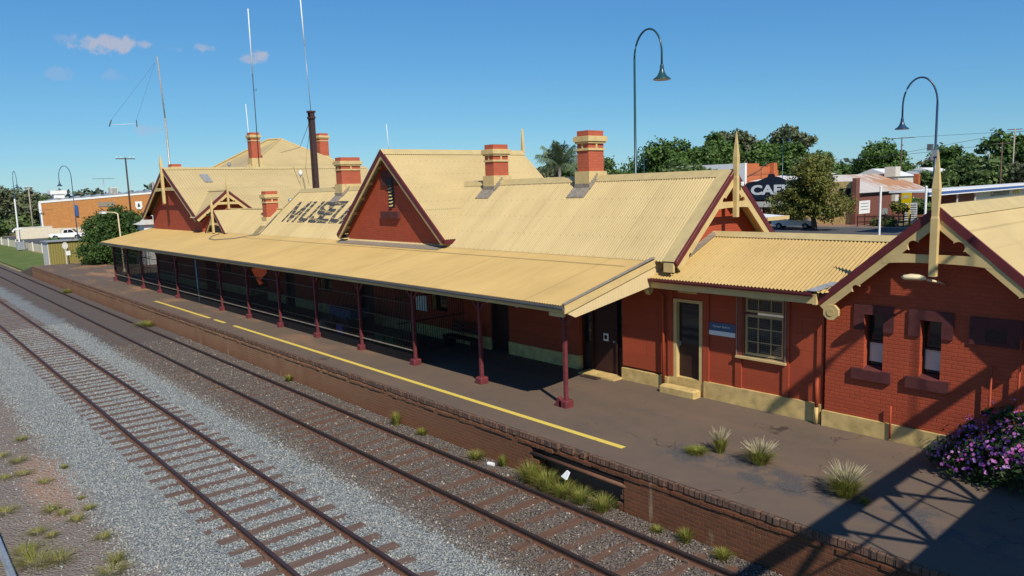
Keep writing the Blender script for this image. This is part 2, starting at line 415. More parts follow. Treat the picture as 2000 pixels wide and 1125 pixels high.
M['leaf_far'] = leafmat('foliage_far', (0.077, 0.098, 0.062), (0.131, 0.147, 0.090), None, .08)
M['leaf_bush'] = leafmat('foliage_hedge', (0.025, 0.062, 0.013), (0.075, 0.131, 0.027), None, .9)
M['leaf_palm'] = leafmat('foliage_palm', (.085, .14, .070), (.17, .22, .12))
M['leaf_flower'] = leafmat('foliage_flower_bush', (.018, .042, .012), (.05, .085, .025))
M['petal'] = leafmat('pink_petals', (.55, .05, .40), (.66, .38, .72), (.72, .16, .50), 5.0, .3)
M['blade'] = leafmat('grass_blades', (.14, .17, .022), (.31, .31, .06), None, 3.0, .4)
M['bladedry'] = leafmat('dry_grass_blades', (.24, .23, .06), (.42, .37, .13), None, 3.0, .4)
M['seed'] = leafmat('pale_seed_heads', (.44, .39, .21), (.64, .57, .38), None, 3.0, .4)

def rustroof():
    t = NT('rusted_roof_iron'); p = t.pos(); n = t.noise(p, .5, 6); n2 = t.noise(t.scale(p, (.3, 3, .3)), 1, 4); sp = t.sep(p)
    col = t.mix(t.rng(n2, .3, .7), (.44, .39, .33), (.60, .55, .48))
    zone = t.math('MULTIPLY', t.rng(sp[1], 106, 111), t.rng(n, .38, .55))
    col = t.mix(zone, col, (.42, .21, .10))
    return t.out(col, .6, t.bump(n2, .3, .03))
M['rustroof'] = rustroof()

# ------------------------------------------------------------------ mesh helpers
class MB:
    def __init__(s): s.v, s.f = [], []
    def add(s, vs, fs):
        o = len(s.v); s.v += [tuple(v) for v in vs]; s.f += [tuple(i+o for i in f) for f in fs]; return s
    def box(s, x0, x1, y0, y1, z0, z1):
        return s.add([(x0,y0,z0),(x1,y0,z0),(x1,y1,z0),(x0,y1,z0),(x0,y0,z1),(x1,y0,z1),(x1,y1,z1),(x0,y1,z1)],
                     [(0,3,2,1),(4,5,6,7),(0,1,5,4),(1,2,6,5),(2,3,7,6),(3,0,4,7)])
    def cbox(s, x0, x1, y0, y1, z0, z1, b=.01):       # box with bevelled vertical edges and top
        p = [(x0+b,y0),(x1-b,y0),(x1,y0+b),(x1,y1-b),(x1-b,y1),(x0+b,y1),(x0,y1-b),(x0,y0+b)]
        q = [(x0+2*b,y0+b),(x1-2*b,y0+b),(x1-b,y0+2*b),(x1-b,y1-2*b),(x1-2*b,y1-b),(x0+2*b,y1-b),(x0+b,y1-2*b),(x0+b,y0+2*b)]
        vs = [(*a, z0) for a in p]+[(*a, z1-b) for a in p]+[(*a, z1) for a in q]
        fs = [tuple(range(7,-1,-1)), tuple(range(16,24))]
        for k in (0, 8):
            for i in range(8): j=(i+1)%8; fs.append((k+i,k+j,k+8+j,k+8+i))
        return s.add(vs, fs)
    def prism(s, pts, vec):
        n = len(pts); vec = Vector(vec)
        a = [Vector(p) for p in pts]; b = [p+vec for p in a]
        return s.add(a+b, [tuple(range(n-1,-1,-1)), tuple(range(n,2*n))]+[(i,(i+1)%n,n+(i+1)%n,n+i) for i in range(n)])
    def quad(s, a, b, c, d): return s.add([a,b,c,d], [(0,1,2,3)])
    def tube(s, pts, r, n=8, r1=None):
        pts = [Vector(p) for p in pts]; k = len(pts); vs = []
        for i, p in enumerate(pts):
            t = (pts[min(i+1,k-1)]-pts[max(i-1,0)]).normalized()
            ref = Vector((0,0,1)) if abs(t.z) < .95 else Vector((1,0,0))
            u = t.cross(ref).normalized(); w = t.cross(u)
            rr = r if r1 is None else r+(r1-r)*i/(k-1)
            if isinstance(r, (list, tuple)): rr = r[i]
            vs += [p+u*rr*math.cos(2*math.pi*j/n)+w*rr*math.sin(2*math.pi*j/n) for j in range(n)]
        fs = [(i*n+j, i*n+(j+1)%n, (i+1)*n+(j+1)%n, (i+1)*n+j) for i in range(k-1) for j in range(n)]
        fs += [tuple(range(n-1,-1,-1)), tuple(range((k-1)*n, k*n))]
        return s.add(vs, fs)
    def lathe(s, c, prof, n=16):
        vs = [(c[0]+r*math.cos(2*math.pi*j/n), c[1]+r*math.sin(2*math.pi*j/n), c[2]+z) for r, z in prof for j in range(n)]
        k = len(prof)
        fs = [(i*n+j, i*n+(j+1)%n, (i+1)*n+(j+1)%n, (i+1)*n+j) for i in range(k-1) for j in range(n)]
        fs += [tuple(range(n-1,-1,-1)), tuple(range((k-1)*n, k*n))]
        return s.add(vs, fs)
    def beam(s, a, b, w, h, upv=(0,0,1)):
        a, b = Vector(a), Vector(b); t = (b-a).normalized(); u = t.cross(Vector(upv)).normalized()*w/2; v = t.cross(u).normalized()*h/2
        return s.add([a-u-v,a+u-v,a+u+v,a-u+v,b-u-v,b+u-v,b+u+v,b-u+v],
                     [(0,3,2,1),(4,5,6,7),(0,1,5,4),(1,2,6,5),(2,3,7,6),(3,0,4,7)])

ORG = {}
def setp(o, label=None, cat=None, group=None, kind=None):
    if label: o['label'] = label
    if cat: o['category'] = cat
    if group: o['group'] = group
    if kind: o['kind'] = kind
    return o
def thing(name, label, cat, loc=(0,0,0), group=None):
    o = bpy.data.objects.new(name, None); COL.objects.link(o); o.location = loc; o.empty_display_size = .2
    ORG[o.name] = Vector(loc); return setp(o, label, cat, group)
def link(name, me, mat, parent, loc=None):
    o = bpy.data.objects.new(name, me); COL.objects.link(o)
    if mat is not None:
        for m_ in (mat if isinstance(mat, list) else [mat]): me.materials.append(m_)
    if parent is not None:
        o.parent = parent; ORG[o.name] = ORG[parent.name]
    else:
        ORG[o.name] = Vector(loc or (0,0,0)); o.location = ORG[o.name]
    return o
def obj(name, mb, mat, parent=None, loc=None, smooth=False, mats=None):
    off = ORG[parent.name] if parent is not None else Vector(loc or (0,0,0))
    me = bpy.data.meshes.new(name)
    me.from_pydata([(x-off.x, y-off.y, z-off.z) for x, y, z in mb.v], [], mb.f); me.update()
    if smooth: me.polygons.foreach_set('use_smooth', [True]*len(me.polygons))
    return link(name, me, mat, parent, loc)
def npobj(name, V, F, mat, parent=None, loc=None, rnd=None, smooth=False):
    off = np.array(ORG[parent.name] if parent is not None else (loc or (0,0,0)), dtype=np.float32)
    V = np.asarray(V, np.float32)-off; F = np.asarray(F, np.int32); k = F.shape[1]
    me = bpy.data.meshes.new(name); me.vertices.add(len(V)); me.vertices.foreach_set('co', V.ravel())
    me.loops.add(F.size); me.loops.foreach_set('vertex_index', F.ravel())
    me.polygons.add(len(F)); me.polygons.foreach_set('loop_start', np.arange(0, F.size, k, dtype=np.int32))
    me.update(calc_edges=True); me.validate()
    if smooth: me.polygons.foreach_set('use_smooth', np.ones(len(F), bool))
    if rnd is not None:
        a = me.attributes.new('rnd', 'FLOAT', 'FACE'); a.data.foreach_set('value', np.asarray(rnd, np.float32))
    return link(name, me, mat, parent, loc)
def kids(o): return [c for c in o.children]
def copy_tree(o, parent=None, mapping=None):
    c = o.copy(); COL.objects.link(c)
    if parent is not None: c.parent = parent; c.matrix_parent_inverse = o.matrix_parent_inverse.copy()
    for ch in kids(o): copy_tree(ch, c)
    return c
def struct(name, mb, mat): return setp(obj(name, mb, mat), kind='structure')

def corr(mb, o, U, L, V, N, pitch=.095, amp=.017, per=8, skip=None):
    """corrugated sheet: o origin, U spread direction, L length, V slope vector, N normal"""
    o, U, V, N = Vector(o), Vector(U).normalized(), Vector(V), Vector(N).normalized()
    n = int(L/pitch*per); vs = []
    for i in range(n+1):
        s_ = L*i/n; p = o+U*s_+N*(amp*math.sin(2*math.pi*s_/pitch)); vs += [p, p+V]
    fs = [(2*i, 2*i+2, 2*i+3, 2*i+1) for i in range(n)]
    return mb.add(vs, fs)

def text_mb(s, origin, ux, uz, size, depth=.012, bold=0.0, squeeze=1.0, shear=0.0):
    cu = bpy.data.curves.new('lettering_curve', 'FONT'); cu.body = s; cu.size = size; cu.offset = bold; cu.shear = shear
    cu.resolution_u = 4
    tmp = bpy.data.objects.new('lettering_tmp', cu); COL.objects.link(tmp)
    dg = bpy.context.evaluated_depsgraph_get(); me = tmp.evaluated_get(dg).to_mesh()
    ux, uz = Vector(ux).normalized(), Vector(uz).normalized(); o = Vector(origin); nn = ux.cross(uz)
    mb = MB(); mb.add([o+ux*v.co.x*squeeze+uz*v.co.y+nn*depth for v in me.vertices], [tuple(p.vertices) for p in me.polygons])
    w = max([v.co.x for v in me.vertices] or [0])*squeeze
    tmp.evaluated_get(dg).to_mesh_clear(); bpy.data.objects.remove(tmp); bpy.data.curves.remove(cu)
    return mb, w

def holes_wall(mb, x0, x1, z0, z1, y0, y1, holes):
    xs = sorted({x0, x1, *[h[0] for h in holes], *[h[1] for h in holes]}); zs = sorted({z0, z1, *[h[2] for h in holes], *[h[3] for h in holes]})
    for i in range(len(xs)-1):
        for j in range(len(zs)-1):
            cx, cz = (xs[i]+xs[i+1])/2, (zs[j]+zs[j+1])/2
            if any(h[0] < cx < h[1] and h[2] < cz < h[3] for h in holes): continue
            mb.box(xs[i], xs[i+1], y0, y1, zs[j], zs[j+1])
    return mb

# ------------------------------------------------------------------ ground, platform, tracks
def terrain():
    xs = [-4000, -1500, -700, -400, -300, -220, -160, -120, -100, -85, -60, -40, -20, 0, 20, 60, 150, 400, 1500, 4000]
    ys = [-4000, -800, -200, -60, -20, 0, 6, 11.0, 14, 18, 22, 30, 50, 80, 120, 200, 400, 900, 2000, 5000]
    def z(x, y):
        a = min(1, max(0, (y-11.0)/11.0)); return -1.14*(1-a) - .62*a
    mb = MB(); mb.add([(x, y, z(x, y)) for y in ys for x in xs],
        [(j*len(xs)+i, j*len(xs)+i+1, (j+1)*len(xs)+i+1, (j+1)*len(xs)+i) for j in range(len(ys)-1) for i in range(len(xs)-1)])
    struct('ground', mb, M['ground'])
terrain()
mb = MB(); mb.quad((-170, 11.8, -.99), (-81.3, 11.8, -.99), (-83, 17, -.78), (-170, 17, -.78)); struct('lawn', mb, M['lawn'])
mb = MB(); mb.box(-82, 30, 21.9, 70, -1.0, -.56); struct('yard', mb, M['carpark'])
mb = MB(); mb.box(-400, 200, 80.5, 93.5, -1.2, -.55); struct('road', mb, M['road'])
mb = MB(); mb.box(-400, 200, 93.5, 97.2, -1.2, -.42); struct('footpath', mb, M['pavers'])
mb = MB(); mb.box(-400, 200, 93.34, 93.498, -1.2, -.415); struct('kerb', mb, M['conc'])
mb = MB(); mb.box(-175, -128, 19.2, 27.5, -1.2, -.545); struct('street', mb, M['road'])

# ballast bed with real relief
def bed():
    rs = np.random.default_rng(3)
    xs = np.concatenate([np.linspace(-260, -60, 60), np.linspace(-59, -4, 330), np.linspace(-3.5, 12, 12)])
    ys = np.concatenate([[-14, -8, -4], np.linspace(-1, 11.28, 92)])
    X, Y = np.meshgrid(xs, ys)
    def base(x, y):
        z = np.full_like(x, -1.055)
        z = np.where(y < 3.4, -1.075, z)
        # ballast between the tracks lies a little proud, crib level a little lower
        z += .03*np.exp(-((y-7.85)/.45)**2)
        far = np.clip((-x-20)/14, 0, 1); inm = np.exp(-((y-9.84)/1.0)**4)
        z += far*inm*.045
        z += np.where(y > 10.9, .05*np.clip((y-10.9)/.3, 0, 1), 0)
        return z
    Z = base(X, Y)+rs.normal(0, .009, X.shape)
    V = np.stack([X, Y, Z], -1).reshape(-1, 3); nx, ny = len(xs), len(ys)
    i = np.arange(nx-1); j = np.arange(ny-1); I, J = np.meshgrid(i, j); a = (J*nx+I).ravel()
    o = npobj('ballast_bed', V, np.stack([a, a+1, a+nx+1, a+nx], 1), M['ballast'], smooth=True); setp(o, kind='structure')
    return base
bed_z = bed()

SLEEP = {}
def stones(name, label, n, xr, ydist, mat, size, seed):
    rs = np.random.default_rng(seed)
    u = rs.random(n); x = xr[1]-(xr[1]-xr[0])*u**1.5
    y = ydist(rs, n, x); z = bed_z(x, y)+rs.uniform(-.012, .014, n)
    for (k_, yc_, hl_) in [(q, *SLEEP[q][0]) for q in SLEEP]:
        xs_ = np.sort(np.array(SLEEP[k_][1])); i_ = np.clip(np.searchsorted(xs_, x), 1, len(xs_)-1)
        dx_ = np.minimum(abs(xs_[i_]-x), abs(xs_[i_-1]-x)); on = (dx_ < SLEEP[k_][3]+rs.normal(0, .02, n)) & (abs(y-yc_) < hl_) & (rs.random(n) < SLEEP[k_][2])
        keep = ~on; x, y, z = x[keep], y[keep], z[keep]; n = len(x)
    base = np.array([[1,0,0],[-1,0,0],[0,1,0],[0,-1,0],[0,0,1],[0,0,-1]], float)
    F0 = np.array([[0,2,4],[2,1,4],[1,3,4],[3,0,4],[2,0,5],[1,2,5],[3,1,5],[0,3,5]])
    s = rs.uniform(size*.45, size, (n,1,1))*rs.uniform(.65, 1.2, (n,1,3))
    P = base[None]*s*rs.uniform(.7, 1.25, (n,6,1))+rs.normal(0, size*.16, (n,6,3))
    q = rs.normal(size=(n,4)); q /= np.linalg.norm(q, axis=1)[:,None]; w,a,b,c = q.T
    Rm = np.stack([1-2*(b*b+c*c),2*(a*b-c*w),2*(a*c+b*w),2*(a*b+c*w),1-2*(a*a+c*c),2*(b*c-a*w),2*(a*c-b*w),2*(b*c+a*w),1-2*(a*a+b*b)],1).reshape(n,3,3)
    P = np.einsum('nij,nkj->nki', Rm, P)+np.stack([x,y,z],1)[:,None]
    F = (F0[None]+6*np.arange(n)[:,None,None]).reshape(-1,3)
    o = npobj(name, P.reshape(-1,3), F, mat, rnd=np.repeat(rs.random(n), 8)); return setp(o, label, 'ballast', kind='stuff')
def ylight(rs, n, x):
    return np.where(rs.random(n) < .97, rs.uniform(3.0, 8.05, n), rs.uniform(1.6, 3.4, n))+rs.normal(0, .16, n)
def ydark(rs, n, x): return np.minimum(rs.uniform(7.9, 11.22, n)+rs.normal(0, .08, n), 11.24)
def rail_mb(x0, x1, y, zt, inner):
    w, f, h = .034, .068, .15
    prof = [(-f, -h), (f, -h), (f, -h+.012), (.011, -h+.03), (.011, -.042), (w, -.036), (w, -.006), (w-.008, 0), (-w+.008, 0), (-w, -.006), (-w, -.036), (-.011, -.042), (-.011, -h+.03), (-f, -h+.012)]
    return MB().prism([(x0, y+a, zt+b) for a, b in prof], (x1-x0, 0, 0))
def track(name, label, ya, yb, zt, x0, x1, mats, sm, spacing, loc, top, far_mat=None, skew=0.0):
    t = thing(name, label, 'railway track', loc)
    for y in (ya, yb):
        mb = rail_mb(x0, x1, y, zt, 0)
        r_ = obj('rail', mb, mats, t)
        # polygon material: head brown, foot and web rusty
        for p in r_.data.polygons:
            c = p.center.z+loc[2]-zt
            p.material_index = 0 if c > -.05 else 1
    yc = (ya+yb)/2; k = 0; rest = MB(); rs = random.Random(len(label))
    clips = MB()
    SLEEP[name+label[:9]] = ((yc, 1.3), [], .93 if skew else .82, .092 if skew else .085)
    x = x1-.3
    while x > x0+.3 and k < 260:
        wd = .115+rs.uniform(-.012, .012); dx = rs.uniform(-.03, .03); hl = 1.27+rs.uniform(-.07, .05); dz = rs.uniform(-.012, .008)
        a = skew+rs.uniform(-.008, .008)
        z1 = top+dz; mb = MB() if k < 100 else rest
        pts = []
        nseg = 9
        L = [(-hl+2*hl*i/nseg, rs.uniform(-.01, .01)) for i in range(nseg+1)]
        f_ = [Vector((x+dx-wd+e+s*a, yc+s, z1)) for s, e in L]; g_ = [Vector((x+dx+wd+e+s*a, yc+s, z1)) for s, e in reversed(L)]
        mb.prism([p+Vector((0,0,-.14)) for p in f_+g_], (0, 0, .14))
        SLEEP[name+label[:9]][1].append(x+dx)
        if k < 100: obj('sleeper', mb, sm, t)
        if k < 100:
            for y in (ya, yb):
                for sg in (-1, 1): clips.box(x-.05, x+.05, y+sg*.085-.03, y+sg*.085+.03, z1-.01, z1+.05)
        x -= spacing*(1+rs.uniform(-.04, .04)); k += 1
    if rest.v: setp(obj('distant_sleepers', rest, far_mat or sm, t), kind='stuff')
    if clips.v: setp(obj('rail_fastenings', clips, M['sleeper'], t), kind='stuff')
    return t
TOPM, TOPN = -.90, -.90
track('railway_track', 'dark rusty railway track running right beside the brick platform wall', 10.58, 9.11, TOPM, -230, 14, [M['railmain'], M['railside']], M['sleeperm'], .66, (-8, 9.85, -1.05), -1.040)
track('railway_track', 'middle railway track with brown rails in pale blue grey ballast', 6.60, 5.10, TOPN, -230, 14, [M['rail'], M['railside']], M['sleeper'], .64, (-12, 5.85, -1.05), -1.034, None, .03)
t3 = thing('railway_track', 'railway track in the bottom corner of the picture, only one pale rail in view', 'railway track', (-16, .6, -1.05))
for y in (1.34, -.12): obj('rail', rail_mb(-40, 14, y, -.93, 0), M['steel'], t3)
for k in range(40):
    x = 13-.7*k; obj('sleeper', MB().box(x-.11, x+.11, -.65, 1.9, -1.2, -1.062), M['sleeper'], t3)

stones('pale_ballast', 'pale blue grey crushed stone ballast under the track away from the platform', 80000, (-48, -6.5), ylight, M['stone_l'], .035, 11)
stones('dark_ballast', 'dark brown fouled stone ballast under the track beside the platform wall', 50000, (-38, -4.5), ydark, M['stone_d'], .036, 12)

# platform: asphalt slab, coping, brick wall with a broken gap
PX0, PX1, PY = -80.8, 14.0, 11.3
HX0, HX1 = -12.45, -9.62
mb = MB(); mb.box(PX0, HX0, PY+.055, 22, -1.29, 0); mb.box(HX1, PX1, PY+.055, 22, -1.29, 0); mb.box(HX0, HX1, PY+.06, 22, -.28, 0); mb.box(HX0, HX1, PY+.42, 22, -1.29, -.28); struct('platform', mb, M['asphalt'])
# ramp at the far end
mb = MB(); mb.prism([(PX0-9, PY+.1, -1.15), (PX0-.005, PY+.1, -1.15), (PX0-.005, PY+.1, -.01)], (0, 10.5, 0)); struct('platform_ramp', mb, M['asphalt'])
wall = thing('platform_wall', 'brown brick platform retaining wall with a broken section exposing a pipe', 'wall', (-10, PY, -1.1))
mb = MB(); mb.box(PX0, HX0, PY, PY+.052, -1.3, -.10); mb.box(HX1, PX1, PY, PY+.052, -1.3, -.10)
mb.box(HX0, HX1, PY+.02, PY+.052, -.27, -.10)
# ragged ends of the gap
rs = random.Random(5)
for (xb, sg) in ((HX0, 1), (HX1, -1)):
    for r_ in range(8):
        z0 = -1.1+.085*r_; e = rs.uniform(0, .22)*(1 if r_ < 6 else .5)
        mb.box(min(xb, xb+sg*e), max(xb, xb+sg*e), PY+.012, PY+.28, z0, z0+.083)
obj('brick_face', mb, M['platbrick'], wall)
mb = MB(); rs = random.Random(9)
x = PX0
while x < PX1:                                        # irregular coping course, its edge chipped
    w_ = rs.choice((.115, .12, .125)); j = rs.uniform(-.014, .012)
    if HX0+.9 < x < HX1-.1 and rs.random() < .35: x += w_; continue
    mb.box(x, x+w_-.008, PY-.02+j, PY+.1, -.135, -.008+rs.uniform(-.022, .004)); x += w_
obj('coping', mb, M['coping'], wall)
mb = MB(); x = PX0
while x < PX1:                                        # projecting string course under the coping
    w_ = .235; j = rs.uniform(-.012, .008)
    if rs.random() > .08: mb.box(x, x+w_-.008, PY-.022+j, PY+.04, -.262+rs.uniform(-.01,.01), -.19)
    x += w_
obj('string_course', mb, M['platbrick'], wall)
obj('exposed_pipe', MB().tube([(HX0-.05, PY+.03, -.46), (HX1+.05, PY+.03, -.46)], .045, 10), M['railside'], wall, smooth=True)
obj('exposed_pipe', MB().tube([(HX0-.05, PY+.08, -.36), (HX1+.05, PY+.08, -.38)], .025, 8), M['brownsteel'], wall, smooth=True)
mb = MB()
for (a, b) in ((-45.2, -36.3), (-35.7, -34.3), (-33.2, -10.3)): mb.quad((a, 12.03, .004), (b, 12.03, .004), (b, 12.19, .004), (a, 12.19, .004))
struct('yellow_line', mb, M['yellow'])

# ------------------------------------------------------------------ station building
ST = thing('station_building', 'long red brick station building with cream iron roofs, gables and museum lettering', 'station building', (-35, 16.6, 0))
XN = Vector((1,0,0))
K = (6.08-3.69)/(18.84-16.1)
NR = Vector((0, -K, 1)).normalized()
SLV = Vector((0, 2.74, 2.39))

# main ridge roof, front and rear slope
mb = MB(); corr(mb, (-39.45, 16.1, 3.69), (1,0,0), 27.65, SLV, NR); obj('main_roof', mb, M['roof'], ST, smooth=True)
mb = MB(); corr(mb, (-11.8, 21.58, 3.69), (-1,0,0), 27.65, Vector((0,-2.74,2.39)), Vector((0,K,1))); obj('rear_roof', mb, M['roof'], ST, smooth=True)
mb = MB()
mb.add([(-39.5,18.62,5.915),(-11.76,18.62,5.915),(-11.76,18.84,6.125),(-39.5,18.84,6.125),(-39.5,19.06,5.915),(-11.76,19.06,5.915)], [(0,1,2,3),(3,2,5,4)])
obj('ridge_capping', mb, M['cap'], ST)
# barge flashing strip at the right verge (wide flat cream strip), eave flashing to the verandah
off = NR*.02
mb = MB(); a = Vector((-12.22, 16.08, 3.69))+off; b = Vector((-11.77, 16.08, 3.69))+off; v_ = SLV*1.005
mb.quad(a, b, b+v_, a+v_); obj('verge_flashing', mb, M['cap'], ST)
mb = MB(); a = Vector((-39.52, 16.08, 3.69))+off; b = Vector((-39.36, 16.08, 3.69))+off; mb.quad(a, b, b+v_, a+v_); obj('verge_flashing', mb, M['cap'], ST)

# MUSEUM lettering painted on the corrugations
def museum():
    gl = {'M': [((0,0),(.0,1)), ((0,1),(.5,.12)), ((.5,.12),(1,1)), ((1,1),(1,0))],
          'U': [((.08,1),(.08,.3)), ((.08,.3),(.25,.06)), ((.25,.06),(.75,.06)), ((.75,.06),(.92,.3)), ((.92,.3),(.92,1))],
          'S': [((.95,.84),(.72,.96)), ((.72,.96),(.28,.96)), ((.28,.96),(.06,.78)), ((.06,.78),(.2,.57)), ((.2,.57),(.8,.45)), ((.8,.45),(.95,.25)), ((.95,.25),(.72,.05)), ((.72,.05),(.28,.05)), ((.28,.05),(.05,.18))],
          'E': [((.1,0),(.1,1)), ((.1,.95),(.95,.95)), ((.1,.5),(.75,.5)), ((.1,.05),(.95,.05))]}
    pos = [('M', -38.05, 1.35), ('U', -36.3, 1.05), ('S', -35.0, .92), ('E', -33.95, .86), ('U', -32.9, 1.0), ('M', -31.65, 1.3)]
    y0, hgt = 16.88, 1.19
    pitch, per, L = .095, 8, 27.65
    n = int(L/pitch*per)
    rs = random.Random(4); V, F = [], []
    for i in range(n):
        s0, s1 = L*i/n, L*(i+1)/n; xm = -39.45+(s0+s1)/2
        for ch, xa, w in pos:
            if not xa-.12 < xm < xa+w+.12: continue
            N_ = 60
            for j in range(N_):
                ly = (j+.5)/N_; px, py = xm, ly*hgt*1.328    # slope metres
                ok = False
                for (u0, v0), (u1, v1) in gl[ch]:
                    ax, ay, bx, by = xa+u0*w, v0*hgt*1.328, xa+u1*w, v1*hgt*1.328
                    dx, dy = bx-ax, by-ay; tt = max(0, min(1, ((px-ax)*dx+(py-ay)*dy)/(dx*dx+dy*dy)))
                    ddx, ddy = px-ax-tt*dx, py-ay-tt*dy
                    if ddx*ddx+ddy*ddy*.45 < .0235: ok = True; break
                if not ok: continue
                wv = math.sin(xm*9.3+ly*4)*math.sin(ly*23-xm*5.1)+rs.uniform(-.75, .75)
                if wv > 1.25 or (.55 < math.sin(ly*31+xm*2.1+rs.uniform(-.5,.5)) and rs.random() < .4): continue
                ya, yb = y0+j/N_*hgt, y0+(j+1)/N_*hgt
                q = []
                for (s_, yy) in ((s0, ya), (s1, ya), (s1, yb), (s0, yb)):
                    q.append(Vector((-39.45+s_, yy, 3.69+(yy-16.1)*K*2.39/2.39))+NR*(.017*math.sin(2*math.pi*s_/pitch)+.004))
                F.append(tuple(range(len(V), len(V)+4))); V += q
    mb = MB(); mb.v = [tuple(v) for v in V]; mb.f = F
    obj('museum_lettering', mb, M['navy_faded'], ST)
M['navy_faded'] = paint('faded_lettering', (.04, .04, .042), .8, .35, 6)
museum()

# verandah roof (gap left under the museum eave lets sun onto the passage wall)
VY0, VZ0, VY1, VZ1 = 12.62, 2.895, 16.12, 3.69
VK = (VZ1-VZ0)/(VY1-VY0); NV = Vector((0, -VK, 1)).normalized()
mb = MB()
def vz(y): return VZ0+(y-VY0)*VK
for (xa, xb, ya, yb) in ((-59.2, -40.3, VY0, VY1), (-40.3, -39.3, VY0, 15.84), (-39.3, -12.52, VY0, VY1), (-59.2, -58.0, VY1, 16.3)):
    corr(mb, (xa, ya, vz(ya)), (1,0,0), xb-xa, Vector((0, yb-ya, vz(yb)-vz(ya))), NV, .095, .013)
VR = obj('verandah_roof', mb, M['ver'], ST, smooth=True)
mb = MB(); o_ = NV*.024
for (xa, xb) in ((-40, -13.1),):
    a = Vector((xa, 15.52, vz(15.52)))+o_; b = Vector((xb, 15.52, vz(15.52)))+o_; mb.quad(a, b, b+Vector((0,.035,.035*VK)), a+Vector((0,.035,.035*VK)))
obj('lap_joint', mb, M['cap'], VR)
# gutter, fascia and an added dark lining
mb = MB(); prof = [(0,0),(-.1,0),(-.115,.04),(-.115,.09),(-.1,.09),(-.095,.05),(-.085,.02),(0,.02)]
mb.prism([(-59.25, 12.65+a, 2.80+b) for a, b in prof], (46.7, 0, 0)); obj('gutter', mb, M['gutter'], VR)
obj('fascia', MB().box(-59.2, -12.56, 12.655, 12.695, 2.70, 2.865), M['trim'], VR)
mb = MB()
for i in range(14): x = -13.4-3.55*i; mb.beam((x, 12.71, vz(12.71)-.12), (x, 16.55, vz(16.55)-.12), .07, .12)
obj('rafters', mb, M['brownsteel'], VR)
mb = MB()
for (xa, xb, ya, yb) in ((-59.1, -40.3, 12.72, 16.5), (-40.3, -39.3, 12.72, 15.84), (-39.3, -12.6, 12.72, 16.5)): mb.quad((xa, ya, vz(ya)-.045), (xb, ya, vz(ya)-.045), (xb, yb, vz(yb)-.045), (xa, yb, vz(yb)-.045))
obj('bounce_cut_lining', mb, M['timber'], VR)  # dark lining added under the sheeting to cut bounced light
obj('verandah_beam', MB().box(-59.1, -12.65, 13.4, 13.5, 2.70, 2.9), M['post'], VR)
# right end: boarded triangle, barge, capping
XE = -12.56
mb = MB(); mb.prism([(XE-.05, 12.66, 2.72), (XE-.05, 13.0, 2.56), (XE-.05, 16.6, 3.09), (XE-.05, 16.6, 3.72), (XE-.05, 12.66, 2.86)], (.05, 0, 0)); obj('end_boarding', mb, M['boards'], VR)
mb = MB(); mb.prism([(XE+.003, 12.6, 2.70), (XE+.003, 16.3, 3.58), (XE+.003, 16.3, 3.75), (XE+.003, 12.6, 2.90)], (.035, 0, 0)); obj('barge_board', mb, M['trim'], VR)
mb = MB(); mb.prism([(XE-.09, 12.62, 2.925), (XE-.09, 16.15, 3.775), (XE-.09, 16.15, 3.79), (XE-.09, 12.62, 2.94)], (.12, 0, 0)); obj('barge_capping', mb, M['lead'], VR)
obj('bracket_arm', MB().box(-13.2, -12.7, 12.71, 12.79, 2.58, 2.68), M['trim'], VR)
obj('eave_return_box', MB().box(-12.16, -11.85, 16.02, 16.10, 3.42, 3.66), M['trim'], ST)

# walls under the verandah
HF = [(-20.3, -19.3, .44, 2.5), (-24.0, -22.9, 1.1, 2.6), (-29.6, -28.4, .44, 2.6), (-33.5, -32.3, 1.1, 2.6), (-37.5, -36.4, .44, 2.6), (-15.9, -14.14, .44, 2.6), (-46.5, -45.3, 1.1, 2.6)]
mb = MB(); holes_wall(mb, -47.9, -42.3, .44, 3.75, 16.62, 16.95, [h for h in HF if h[1] < -42]); obj('front_wall', mb, M['redsmooth'], ST)
mb = MB(); holes_wall(mb, -39.9, -14.14, .44, 3.75, 16.62, 16.95, [h for h in HF if h[0] > -39]); obj('front_wall', mb, M['redsmooth'], ST)
mb = MB(); holes_wall(mb, -47.9, -14.14, 0, .44, 16.57, 16.95, [(-20.3, -19.3, 0, .44), (-29.6, -28.4, 0, .44), (-37.5, -36.4, 0, .44), (-42.3, -39.9, 0, .44), (-15.9, -14.14, 0, .44)])
obj('plinth', mb, M['plinth'], ST)
tp = NT('sun_gap_translucent'); tpc = tp.out((.5, .4, .2), .5)
_t = tp.n.new("ShaderNodeBsdfTransparent"); _t.inputs[0].default_value = (.95, .95, .9, 1); _x = tp.n.new("ShaderNodeMixShader"); _x.inputs[0].default_value = .62
tp.l.new(tp.b.outputs[0], _x.inputs[1]); tp.l.new(_t.outputs[0], _x.inputs[2]); tp.l.new(_x.outputs[0], tp.n['Material Output'].inputs['Surface'])
mb = MB(); corr(mb, (-40.3, 15.84, vz(15.84)), (1,0,0), .98, Vector((0, .28, .28*VK)), NV, .095, .013); corr(mb, (-40.3, 16.12, 3.70), (1,0,0), .92, Vector((0, .5, .45)), Vector((0, -1.33, 1.48)), .095, .015); obj('sun_gap_sheet', mb, tpc, ST, smooth=True)  # assumed clear sheet, added to pass sunlight onto the passage wall
obj('passage_wall', MB().box(-42.6, -42.301, 16.96, 19, .44, 3.75), M['redsmooth'], ST)
obj('passage_plinth', MB().box(-42.6, -42.28, 16.96, 19, 0, .44), M['plinth'], ST)
obj('passage_back', MB().box(-42.3, -39.6, 18.9, 19.0, 0, 3.75), M['darkwood'], ST)
